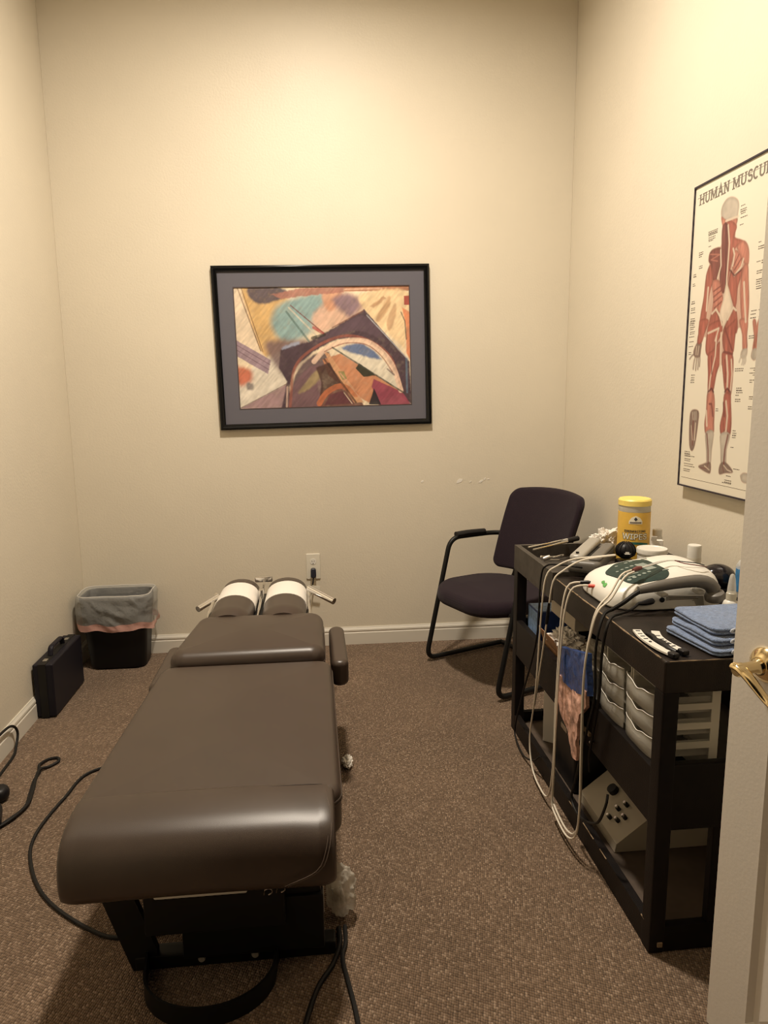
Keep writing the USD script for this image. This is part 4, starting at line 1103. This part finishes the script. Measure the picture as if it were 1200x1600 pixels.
part('cable', tube([(.965, 2.43, .868), (.94, 2.42, .875), (.90, 2.47, .872), (.864, 2.52, .857), (.850, 2.54, .80), (.850, 2.573, .548), (.85, 2.746, .233), (.85, 2.83, .06), (.845, 2.79, .02), (.84, 2.67, .014), (.846, 2.56, .05), (.852, 2.50, .10)], .0035, 8), M['rubber'], gi)
kb = thing('ribbed_knob', 'round black ribbed knob at the end of the grey instrument', 'knob', (1.205, 2.62, .84))
part('knob_body', sphere((1.218, 2.622, .882), .036, 3, (1, 1, .95)), M['blackplastic'], kb)
for k in range(12):
    a = TAU * k / 12
    part('rib', tube([(1.218 + .037 * math.cos(a) * math.cos(q), 2.622 + .037 * math.sin(a) * math.cos(q), .882 + .0352 * math.sin(q)) for q in np.linspace(-.6, 1.2, 8)], .0028, 6, smooth=False), M['blackplastic'], kb)
part('label_mark', T(slab(.024, .010, 0, .001, .005, .0004), (1.209, 2.5865, .878), rx=82, rz=-14), M['white'], kb, 'white mark on the knob')
part('knob_base', T(slab(.07, .07, 0, .05, .02, .006), (1.218, 2.622, .795)), M['blackplastic'], kb)
for k, (a, b, r_, tip) in enumerate((((.900, 2.865, .852), (1.092, 2.930, .866), .0042, 'upper of the two parallel rods'), ((.905, 2.815, .852), (1.085, 2.895, .866), .0042, 'lower of the two parallel rods'))):
    q = thing('steel_rod_tool', f'thin steel tool across the far tray, the {tip}', 'tool', a)
    a, b = np.array(a), np.array(b); d = b - a
    part('shaft', tube([a, a + d * .55, b], [r_, r_ * .8, r_ * .6], 8), M['chrome'], q)
    part('handle', tube([a + d * .55, a + d * .62, b - d * .02], [.003, .0055, .005], 10), M['steel'], q)
q = thing('hook_tool', 'short steel hooked tool in the far tray near its left edge', 'tool', (.93, 2.74, .80))
part('shaft', tube([(.905, 2.71, .848), (.94, 2.735, .838), (.985, 2.76, .832), (1.01, 2.79, .828)], .0042, 8), M['chrome'], q)
part('hook', tube([(.985, 2.76, .832), (1.0, 2.75, .840), (1.005, 2.73, .846), (.995, 2.715, .846)], .0035, 8), M['steel'], q)
q = thing('reflex_tool', 'steel tool with a dark head in the far tray beside the hooked tool', 'tool', (.93, 2.66, .80))
part('shaft', tube([(.903, 2.64, .850), (.935, 2.66, .843), (.975, 2.69, .833)], .004, 8), M['chrome'], q)
part('head', T(lathe([(.001, -.016), (.009, -.014), (.011, 0), (.009, .014), (.001, .016)], 16), (.905, 2.64, .857), ry=70), M['steel'], q)
q = thing('tool_roll', 'dark cylinder lying at the back of the far tray', 'tool', (1.13, 2.93, .85))
part('barrel', tube([(1.085, 2.905, .866), (1.14, 2.925, .872)], .011, 14, smooth=False), M['blackplastic'], q)
part('clip', tube([(1.06, 2.895, .868), (1.085, 2.905, .87)], .0075, 12, smooth=False), M['greylt'], q)

# --- canister, tub, bottles at the back of the cart
wc = thing('wipes_canister', 'yellow canister of disinfecting wipes at the back of the cart', 'canister', (1.305, 2.745, .79))
WX, WY, WR = 1.305, 2.745, .0635
part('canister_body', lathe([(.001, .791), (WR - .003, .791), (WR, .795), (WR, 1.018), (.001, 1.018)], 48, (WX, WY, 0)), M['yellow'], wc)
part('neck_band', lathe([(WR - .002, 1.018), (WR - .001, 1.02), (WR - .001, 1.046), (.001, 1.046)], 48, (WX, WY, 0)), M['neck'], wc)
part('lid', lathe([(WR - .01, 1.044), (WR + .0015, 1.044), (WR + .0015, 1.064), (WR - .003, 1.070), (WR - .008, 1.071), (.04, 1.069), (.001, 1.069)], 48, (WX, WY, 0)), M['yellowlid'], wc)
WA = math.atan2(-WY, -WX) + .10         # the label faces the room
def wrap(m, r):
    """Bends a flat plate (x along the label, y up, z out) round the canister."""
    m = m.subdivide_to_size(.006, 8); v = m.vertices
    a = WA + v[:, 0] / r
    return trimesh.Trimesh(np.column_stack([WX + (r + v[:, 2]) * np.cos(a), WY + (r + v[:, 2]) * np.sin(a), v[:, 1]]), m.faces, process=False)
def flat(p, y, th=.0006):
    m = extrude(p, th); m.apply_translation((0, y, 0)); return m
def words(s, h, y, wide=1.0, bold=False, z=.0006):
    m = meshkit.text_mesh(s, h, .0006, bold); m.apply_translation((-m.bounds[:, 0].mean(), y, z)); m.vertices[:, 0] *= wide; return m
part('emblem', wrap(flat(sg.Polygon([(0, .022), (.016, .014), (.026, 0), (.026, -.012), (-.026, -.012), (-.026, 0), (-.016, .014)]), .985), WR), M['neck'] if False else M['inkcream'], wc, 'pale emblem', smooth=False)
part('emblem_mark', wrap(flat(sg.Polygon([(0, .008), (.007, 0), (0, -.008), (-.007, 0)]), .993, .0012), WR), M['ink'], wc, smooth=False)
part('emblem_line', wrap(flat(sg.box(-.022, -.003, .022, .003), .979, .0012), WR), M['inkbrown'], wc, smooth=False)
part('lettering', wrap(words('DISINFECTING', .0085, .9395, 1.0, True), WR), M['ink'], wc, 'lettering DISINFECTING', smooth=False)
part('letter_shadow', wrap(flat(sg.box(-.037, -.004, .037, .028), .908, .0004).copy(), WR), M['inkbrown'], wc, smooth=False) if False else None
part('lettering', wrap(words('WIPES', .0225, .9105, 1.0, True), WR), M['inkcream'], wc, 'lettering WIPES', smooth=False)
for dx, dy in ((.0012, -.0014), (-.0012, -.0010), (0, .0016)):
    m = words('WIPES', .0225, .9105 + dy, 1.03, True, .0001); m.vertices[:, 0] += dx
    part('letter_outline', wrap(m, WR), M['ink'], wc, smooth=False)
part('green_band', wrap(flat(sg.Polygon([(x, .006 * math.cos(x * 30) - .005) for x in np.linspace(-.06, .06, 17)] + [(x, .006 * math.cos(x * 30) + .0045) for x in np.linspace(.06, -.06, 17)]), .889), WR), M['inkgreen'], wc, smooth=False)

tb = thing('white_tub', 'white round tub with a flat lid behind the electrotherapy unit', 'tub', (1.297, 2.564, .79))
part('tub_body', lathe([(.001, .791), (.050, .791), (.052, .795), (.054, .888), (.001, .888)], 40, (1.297, 2.564, 0)), M['white'], tb)
part('lid', lathe([(.05, .884), (.0575, .884), (.058, .898), (.056, .902), (.050, .901), (.048, .899), (.001, .899)], 40, (1.297, 2.564, 0)), M['white'], tb)
q = thing('clear_bottle', 'small clear bottle with a white cap right of the yellow canister', 'bottle', (1.405, 2.74, .79))
part('bottle_body', lathe([(.001, .791), (.020, .791), (.0215, .796), (.0215, .905), (.016, .915), (.001, .915)], 24, (1.405, 2.74, 0)), M['bottleclear'], q)
part('cap', lathe([(.001, .913), (.019, .913), (.019, .937), (.017, .939), (.001, .939)], 24, (1.405, 2.74, 0)), M['white'], q)
q = thing('small_carton', 'small white carton between the canister and the clear bottle', 'carton', (1.358, 2.66, .79))
part('carton_body', T(box(-.022, .022, -.013, .013, 0, .122, .002), (1.362, 2.655, .791), rz=-15), M['paper'], q)
part('flap', T(box(-.022, .0, -.0008, .0008, 0, .02, .0003, 1), (1.355, 2.645, .912), rz=-15, rx=20), M['paper'], q)
q = single('crumpled_tissue', crumple((1.235, 2.86, .868), .055, .045, .058, 4, .75, 21, 3.0), M['tissue'], 'crumpled white tissue left of the yellow canister', 'tissue', smooth=20)
q = thing('amber_bottle', 'small amber bottle behind the crumpled tissue', 'bottle', (1.285, 2.905, .79))
part('bottle_body', lathe([(.001, .791), (.017, .791), (.018, .795), (.018, .915), (.012, .925), (.001, .925)], 24, (1.325, 2.905, 0)), M['amber'], q)
part('cap', lathe([(.001, .925), (.013, .925), (.013, .938), (.001, .938)], 20, (1.325, 2.905, 0)), M['amber'], q)
q = thing('white_bottle', 'plain white cylindrical bottle behind the electrotherapy unit', 'bottle', (1.39, 2.425, .83))
part('bottle_body', lathe([(.001, .831), (.0235, .831), (.025, .835), (.025, .895), (.001, .895)], 28, (1.39, 2.425, 0)), M['cream'], q)
part('cap', lathe([(.001, .895), (.0245, .895), (.0245, .937), (.022, .941), (.001, .942)], 28, (1.39, 2.425, 0)), M['white'], q)
q = thing('massage_ball', 'glossy dark round massager behind the white unit', 'massager', (1.365, 2.22, .83))
part('dome', cat(T(sphere((0, 0, 0), .058, 4, (1, .85, .75)), (1.365, 2.225, .874))), M['glossblack'], q)
part('ring', T(lathe([(.040, 0), (.060, 0), (.060, .012), (.040, .012)], 36), (1.365, 2.225, .831)), M['blackplastic'], q)
q = thing('dropper_bottle', 'small white dropper bottle with a clear pointed cap, standing by the blue towels', 'bottle', (1.262, 1.968, .83))
bx, by = 1.230, 1.929
part('bottle_body', lathe([(.001, .831), (.0215, .831), (.0225, .835), (.0225, .872), (.019, .880), (.011, .886), (.001, .886)], 28, (bx, by, 0)), M['white'], q)
part('label', lathe([(.0228, .838), (.0231, .838), (.0231, .868), (.0228, .868)], 28, (bx, by, 0)), M['cream'], q)
a0 = math.atan2(-by, -bx)
m = extrude(sg.box(-.008, .846, .008, .862), .0006).subdivide_to_size(.005, 6); v = m.vertices
part('label_mark', trimesh.Trimesh(np.column_stack([bx + (.0231 + v[:, 2]) * np.cos(a0 + v[:, 0] / .023), by + (.0231 + v[:, 2]) * np.sin(a0 + v[:, 0] / .023), v[:, 1]]), m.faces, process=False), M['bluelabel'], q, 'blue square on the label', smooth=False)
part('collar', lathe([(.012, .884), (.0145, .886), (.0145, .905), (.011, .908), (.001, .908)], 24, (bx, by, 0)), M['neck'], q)
part('pointed_cap', lathe([(.001, .906), (.0125, .906), (.0115, .925), (.0085, .950), (.006, .960), (.003, .963), (.001, .963)], 24, (bx, by, 0)), M['bottleclear'], q)
q = thing('blue_label_bottle', 'clear bottle with a blue label and white cap beside the open door', 'bottle', (1.40, 2.10, .83))
bx, by = 1.400, 2.125
part('bottle_body', lathe([(.001, .831), (.029, .831), (.030, .836), (.030, .935), (.022, .950), (.013, .956), (.001, .956)], 28, (bx, by, 0)), M['bottleclear'], q)
part('label', lathe([(.0302, .850), (.0306, .850), (.0306, .925), (.0302, .925)], 28, (bx, by, 0)), M['bluelabel'], q, 'blue label')
part('cap', lathe([(.001, .954), (.016, .954), (.016, .978), (.013, .981), (.001, .981)], 24, (bx, by, 0)), M['white'], q)

# --- folded towels
def towel(cx, cy, z0, w, d, rz, seed, lab, thick=.017):
    q = thing('folded_towel', lab, 'towel', (cx, cy, z0), rz, 'folded blue towels on the cart')
    gap = .0015
    for k in range(2):
        zt = z0 + k * thick / 2
        m = slab(w, d, 0, thick / 2 - .001, .022, .0045, 3, .004 if k else 0, 8)
        m = m.subdivide_to_size(.022, 6)
        v = m.vertices
        n_ = meshkit.fbm(v * [14, 14, 6] + seed, 3, seed) - .5
        v[:, 2] += (.013 * n_ * np.clip(v[:, 2] / (thick / 2), 0, 1)) * (1 if k else .4)
        v[:, 1] += .016 * (meshkit.noise(v * [18, 5, 60] + seed * 3, seed) - .5) * (np.abs(v[:, 1]) > d * .4)
        m.vertices = v
        part('cloth_layer', T(m, (cx, cy, zt), rz=rz), M['towel'], q, smooth=60)
    # the rolled fold at the near edge, with its pale hem
    a = math.radians(rz); ux = np.array([math.cos(a), math.sin(a), 0]); uy = np.array([-math.sin(a), math.cos(a), 0]); c = np.array([cx, cy, z0])
    lo = [c + ux * x - uy * (d / 2 + .002) + np.array([0, 0, z]) for x, z in ((-w * .02, .002), (-w * .18, .003), (-w * .31, .006), (-w * .34, thick * .5), (-w * .31, thick * .85), (-w * .18, thick * .95), (-w * .02, thick * .98))]
    part('hem', tube(lo, .0032, 8), M['towelhem'], q, 'pale hem of the fold')
    return q


towel(1.135, 1.747, .833, .300, .215, 8, 4, 'folded blue towel at the bottom of the stack on the cart')
towel(1.143, 1.752, .8555, .290, .205, 5, 9, 'folded blue towel in the middle of the stack on the cart')
towel(1.150, 1.760, .878, .280, .200, 3, 15, 'folded blue towel on top of the stack on the cart')


def strap(pts, lab, slots):
    q = thing('slotted_arm', lab, 'strap', pts[0])
    pts = [np.array(p) for p in pts]
    sec = np.array([(-.011, -.0025), (.011, -.0025), (.011, .0025), (-.011, .0025)])
    part('strap_body', tube(pts, 1.0, sect=sec), M['white'], q)
    P_ = spline(pts, .004)
    for k, f in enumerate(slots):
        i = int(f * (len(P_) - 2)); d = P_[i + 1] - P_[i]; an = math.degrees(math.atan2(d[1], d[0]))
        part('slot', T(box(-.0022, .0022, -.006, .006, 0, .0012, .0003, 1), P_[i] + [0, 0, .0023], rz=an), M['ink'], q)
    d = pts[-1] - pts[-2]; an = math.degrees(math.atan2(d[1], d[0]))
    part('joint', T(slab(.026, .022, 0, .014, .006, .004), pts[-1] + d / np.linalg.norm(d) * .008 + [0, 0, -.007], rz=an), M['blackplastic'], q)
    part('rivet', T(lathe([(.0005, .002), (.004, .002), (.004, 0), (.0005, 0)], 12), pts[len(pts) // 2] + [0, 0, .0022]), M['ink'], q)


strap([(.896, 1.835, .836), (.886, 1.785, .837), (.884, 1.73, .838), (.889, 1.68, .838), (.898, 1.645, .838)], 'white slotted plastic arm at the left edge of the cart top', (.08, .2, .32, .44))
strap([(.940, 1.815, .837), (.925, 1.765, .838), (.924, 1.71, .839), (.933, 1.66, .839)], 'white slotted plastic arm against the blue towels', (.3, .5, .62, .74, .86))
q = thing('black_clamp', 'black plastic clamp between the two white slotted arms', 'clamp', (.905, 1.72, .83))
part('jaw', tube([(.903, 1.745, .840), (.908, 1.71, .842), (.907, 1.675, .841), (.915, 1.650, .840)], [.007, .009, .008, .006], 10), M['blackplastic'], q)
part('jaw', tube([(.909, 1.75, .838), (.913, 1.775, .839), (.908, 1.80, .838)], [.006, .007, .005], 10), M['blackplastic'], q)

# --- electrode leads
def lead(lab, pts, conn, cm_, r=.0034):
    q = thing('electrode_lead', lab, 'cable', pts[0], group='white electrode leads')
    part('wire', tube(pts, r, 8), M['lead'], q)
    if conn:
        part('connector', tube(conn, [.0045, .0062, .006], 10), M[cm_], q, {'red': 'red connector', 'blackplastic': 'black connector', 'maroon': 'dark red clip'}[cm_])


lead('white electrode lead hanging from the red connector at the front of the unit', [(.905, 2.190, .868), (.874, 2.205, .866), (.846, 2.218, .845), (.828, 2.222, .76), (.818, 2.222, .60), (.812, 2.222, .40), (.810, 2.224, .20), (.810, 2.234, .075), (.810, 2.20, .048), (.810, 2.09, .040), (.810, 2.01, .09), (.810, 1.985, .20), (.810, 1.990, .40), (.812, 1.995, .64), (.828, 1.99, .78), (.850, 1.995, .846), (.895, 2.01, .878), (.945, 2.035, .935), (.985, 2.055, .947)],
     [(.930, 2.172, .868), (.912, 2.184, .868), (.896, 2.192, .868)], 'red')
lead('white electrode lead hanging from the black connector at the front of the unit', [(.890, 2.235, .868), (.868, 2.248, .865), (.846, 2.255, .845), (.830, 2.252, .76), (.822, 2.248, .60), (.816, 2.243, .40), (.816, 2.238, .20), (.816, 2.242, .09), (.816, 2.215, .062), (.816, 2.10, .052), (.816, 2.02, .10), (.816, 1.995, .22), (.817, 2.0, .40), (.819, 2.01, .64), (.834, 2.005, .79), (.856, 2.01, .852), (.90, 2.03, .887), (.945, 2.055, .938), (.985, 2.068, .949)],
     [(.932, 2.215, .868), (.908, 2.226, .870), (.886, 2.237, .868)], 'blackplastic')
lead('white electrode lead draped from behind the unit down the far side of the cart', [(1.06, 2.375, .925), (1.0, 2.385, .918), (.93, 2.415, .905), (.880, 2.445, .875), (.845, 2.465, .83), (.834, 2.475, .685), (.832, 2.512, .365), (.830, 2.56, .156), (.828, 2.52, .05), (.826, 2.42, .022), (.822, 2.31, .05), (.820, 2.262, .20), (.820, 2.255, .45)], None, None)
lead('white electrode lead crossing behind the far one, joined to a black tip', [(1.06, 2.362, .928), (1.0, 2.366, .921), (.94, 2.385, .905), (.885, 2.395, .87), (.852, 2.405, .83), (.842, 2.42, .72), (.840, 2.46, .56), (.838, 2.505, .40), (.836, 2.53, .30)], [(.842, 2.415, .745), (.8415, 2.425, .70), (.841, 2.435, .66)], 'blackplastic')
q = thing('clip_lead', 'clear split wire with a dark red clip lying across the green panel', 'cable', (1.05, 2.07, .95))
part('clip', tube([(.985, 2.062, .949), (1.000, 2.068, .953), (1.016, 2.072, .954)], [.006, .008, .006], 10), M['maroon'], q, 'dark red clip')
for dz in (0, .009):
    part('wire', tube([(1.016, 2.072, .954), (1.05, 2.085 + dz, .957), (1.09, 2.105 + dz, .960), (1.13, 2.125 + dz * .5, .961), (1.15, 2.12, .962)], .0022, 8), M['bottleclear'] if dz else M['white'], q)
part('loose_wire', tube([(1.15, 2.12, .962), (1.165, 2.085, .960), (1.20, 2.065, .957), (1.235, 2.075, .948)], .0016, 6), M['maroon'], q)
part('loose_wire', tube([(1.15, 2.12, .962), (1.17, 2.10, .962), (1.205, 2.09, .959), (1.24, 2.10, .948)], .0016, 6), M['ink'], q)

# --- middle shelf
q = thing('blue_carton', 'blue card box with a pale patterned end at the far end of the middle shelf', 'box', (1.01, 2.85, .41))
part('carton_body', box(.925, 1.085, 2.79, 2.925, .411, .588, .002), M['bluebox'], q)
part('end_panel', box(.9238, .9252, 2.795, 2.92, .415, .584, .0003, 1), M['bluelt'], q, 'pale blue patterned end panel')
part('flap', box(.93, 1.08, 2.80, 2.92, .588, .5895, .0003, 1), M['bluelt'], q)
q = thing('cardboard_box', 'open brown cardboard box holding crumpled paper on the middle shelf', 'box', (.96, 2.53, .41))
bxp = sg.box(.905, 2.45, 1.06, 2.66).difference(sg.box(.909, 2.454, 1.056, 2.656))
m = extrude(bxp, .115); m.apply_translation((0, 0, .412))
part('box_body', cat(m, box(.905, 1.06, 2.45, 2.66, .4115, .415, .0005, 1)), M['card'], q)
part('flap', plate([(2.455, 0), (2.655, 0), (2.645, .075), (2.465, .075)], .002, (.905, 0, .527), (0, 1, 0), (-.55, 0, .83)) if False else plate([(0, 0), (.20, 0), (.19, .06), (.01, .06)], .002, (.905, 2.655, .527), (0, -1, 0), (-.38, 0, .92)), M['card'], q, 'brown flap')
single('crumpled_paper', crumple((.965, 2.56, .545), .062, .085, .045, 4, .5, 31, 3.0), M['paper'], 'crumpled white paper in the brown cardboard box', 'paper', smooth=20)
q = thing('plastic_pouch', 'blue and pink plastic pouch hanging over the rim of the middle shelf', 'pouch', (.87, 2.2, .4))
def pouch(pts, x, th, seed, amp=.006):
    m = plate(sg.Polygon(pts), th, (x, 0, 0), (0, -1, 0), (0, 0, 1)).subdivide_to_size(.014, 8); m.merge_vertices(); v = m.vertices
    v[:, 0] += amp * 2.2 * (meshkit.fbm(np.column_stack([v[:, 1] * 22, v[:, 2] * 16, v[:, 0] * 0]), 3, seed) - .5)
    m.vertices = v; return m
part('blue_panel', pouch([(-2.290, .522), (-2.290, .625), (-2.045, .690), (-2.020, .560), (-2.145, .52)], .858, .02, 3), M['bluebag'], q, 'blue upper panel', smooth=60)
part('pink_panel', pouch([(-2.305, .50), (-2.285, .525), (-2.025, .575), (-2.030, .520), (-2.080, .47), (-2.085, .40), (-2.100, .30), (-2.130, .295), (-2.185, .36), (-2.265, .40)], .850, .012, 8, .008), M['pink'], q, 'pink crinkled lower part', smooth=60)
part('red_seal', T(lathe([(.001, .002), (.022, .002), (.022, 0), (.001, 0)], 20), (.841, 2.050, .572), ry=-90), M['red'], q, 'round red seal')
m = crumple((.955, 2.20, .612), .06, .11, .036, 4, .6, 41, 3.0)
q = thing('wrapper_bag', 'crumpled clear wrapper behind the blue pouch', 'wrapper', (.955, 2.2, .41))
part('wrapper_film', m, M['clearbag'], q, smooth=20)
part('card_insert', box(.93, .99, 2.13, 2.27, .411, .56, .002), M['paper'], q)
q = thing('beige_case', 'beige flat case tucked under the cart top', 'case', (1.05, 2.45, .69))
part('case_body', box(.90, 1.16, 2.31, 2.56, .668, .738, .004), M['beige'], q)
part('lid', box(.898, 1.162, 2.308, 2.562, .7385, .7412, .001, 1), M['beige'], q)


# drawer units
def drawer_unit(y0, y1, zb, zt, lab):
    q = thing('drawer_unit', lab, 'drawer unit', ((.98), (y0 + y1) / 2, .41), 0, 'clear plastic drawer units')
    fr = [sg.box(.905, zb - .09, 1.070, zt)]
    p = fr[0]; n = 4; hh = (zt - zb + .03) / n
    for k in range(n):
        z = zb - .02 + hh * k
        p = p.difference(sg.box(.922, z + .010, 1.046, z + hh - .008))
    for y in (y0, y1 - .004):
        part('side_panel', plate(p, .004, (0, y + .004, 0), (1, 0, 0), (0, 0, 1)), M['cream'], q, smooth=False)
    part('top_panel', box(.903, 1.072, y0, y1, zt, zt + .006, .002), M['drawerbody'], q)
    part('back_panel', box(1.066, 1.070, y0 + .004, y1 - .004, zb - .09, zt, .001, 1), M['drawerbody'], q)
    part('base_panel', box(.905, 1.07, y0, y1, .412, zb - .088, .002), M['blackplastic'], q)
    hd = (zt - zb - .004) / 3
    for k in range(3):
        z = zb + hd * k; nu, nv = 17, 9
        push = (.0, .004, .010)[k]
        V = []
        for j in range(nv):
            for i in range(nu):
                u, w_ = i / (nu - 1), j / (nv - 1)
                bulge = 1 - (2 * u - 1) ** 4
                V.append((.888 - push * .4 - (.008 + .005 * math.sin(math.pi * min(1, w_ * 1.1))) * bulge, y0 + .004 + (y1 - y0 - .008) * u, z + .002 + (hd - .004) * w_ * (1 - .17 * (math.sin(math.pi * u) ** 2) * (.5 + .5 * math.cos(4 * math.pi * (u - .5))) - .06 * math.sin(math.pi * u))))
        V = np.array(V); F = []
        for j in range(nv - 1):
            for i in range(nu - 1):
                a = j * nu + i; F += [(a, a + nu, a + nu + 1), (a, a + nu + 1, a + 1)]
        sh = trimesh.Trimesh(V, F, process=False)
        inner = sh.copy(); inner.vertices = inner.vertices + [.0025, 0, 0]; inner.invert()
        d_ = part('drawer', cat(sh, inner), M['drawer'], q, smooth=60)
        part('lip', tube(V[-nu:], .0014, 6, smooth=False), M['white'], d_, 'pale lip of the drawer')
        part('drawer_box', cat(box(.905, 1.05, y0 + .008, y1 - .008, z + .003, z + .006, .0008, 1), box(.905, 1.05, y0 + .007, y0 + .009, z + .003, z + hd - .014, .0005, 1), box(.905, 1.05, y1 - .009, y1 - .007, z + .003, z + hd - .014, .0005, 1)), M['drawer'], d_, smooth=False)
        part('contents', crumple((.985, (y0 + y1) / 2, z + .016), .040, .040, .008, 3, .4, int(100 * y0) + k), M['greypl' if k != 1 else 'greylt'], d_, smooth=20)
    part('label_card', box(.8985, .8995, y0 + (y1 - y0) * .1, y0 + (y1 - y0) * .45, zb + .012, zb + .034, .0002, 1), M['drawerbody'], q)


drawer_unit(1.690, 1.862, .521, .712, 'clear three-drawer plastic unit at the near end of the middle shelf')
drawer_unit(1.872, 2.044, .521, .712, 'clear three-drawer plastic unit second from the near end of the middle shelf')

# --- bottom shelf
q = thing('beige_device', 'beige metal device with black jacks on its sloping face on the bottom shelf', 'device', (1.09, 2.12, .034))
pr = [(.935, .036), (1.26, .036), (1.26, .186), (1.095, .186), (.940, .064)]
m = plate(pr, .31, (0, 2.30, 0), (1, 0, 0), (0, 0, 1))
part('device_case', m, M['beige'], q, smooth=20)
sl = np.array([.155, 0, .122]); sl /= np.linalg.norm(sl); nn = np.array([-sl[2], 0, sl[0]])
for k, (f, y) in enumerate(((.05, 2.065), (.075, 2.105), (.075, 2.055), (.105, 2.095), (.035, 2.10))):
    c = np.array([.940, y, .062]) + sl * f
    part('jack', tube([c, c + nn * .014], .0075, 12, smooth=False), M['blackplastic'], q)
    part('jack_tip', tube([c + nn * .014, c + nn * .022], .0045, 12, smooth=False), M['chrome'], q)
part('knob', tube([np.array([.94, 2.19, .062]) + sl * .10, np.array([.94, 2.19, .062]) + sl * .10 + nn * .02], .018, 16, smooth=False), M['blackplastic'], q)
part('carry_handle', tube(fillet([(1.14, 2.08, .186), (1.14, 2.085, .208), (1.14, 2.22, .208), (1.14, 2.225, .186)], .015), .007, 10, smooth=False), M['blackplastic'], q)
q = thing('white_carton', 'plain white carton on the far end of the bottom shelf', 'carton', (1.02, 2.74, .034))
part('carton_body', T(box(-.10, .10, -.10, .10, 0, .235, .002), (1.085, 2.76, .035), rz=-38), M['paper'], q)
part('flap', T(box(-.10, .10, -.10, .0, 0, .0015, .0005, 1), (1.085, 2.76, .271), rz=-38), M['paper'], q)
q = thing('black_case', 'black plastic case with a small metal latch on the bottom shelf behind the hanging leads', 'case', (1.06, 2.45, .034))
part('case_body', box(.925, 1.25, 2.33, 2.55, .035, .30, .01, 3), M['blackplastic'], q)
part('latch', T(slab(.06, .022, 0, .006, .004, .002), (.922, 2.44, .25), rz=90, ry=0) if False else box(.917, .926, 2.40, 2.46, .24, .262, .003), M['steel'], q)
q = thing('rim_latch', 'small worn metal catch on the rim of the middle shelf', 'catch', (.866, 2.03, .40))
part('catch_plate', box(.860, .8695, 2.055, 2.125, .405, .417, .002), M['wear_highlight'], q)
part('catch_knob', tube([(.866, 2.035, .402), (.856, 2.03, .398)], .006, 12, smooth=False), M['steel'], q)
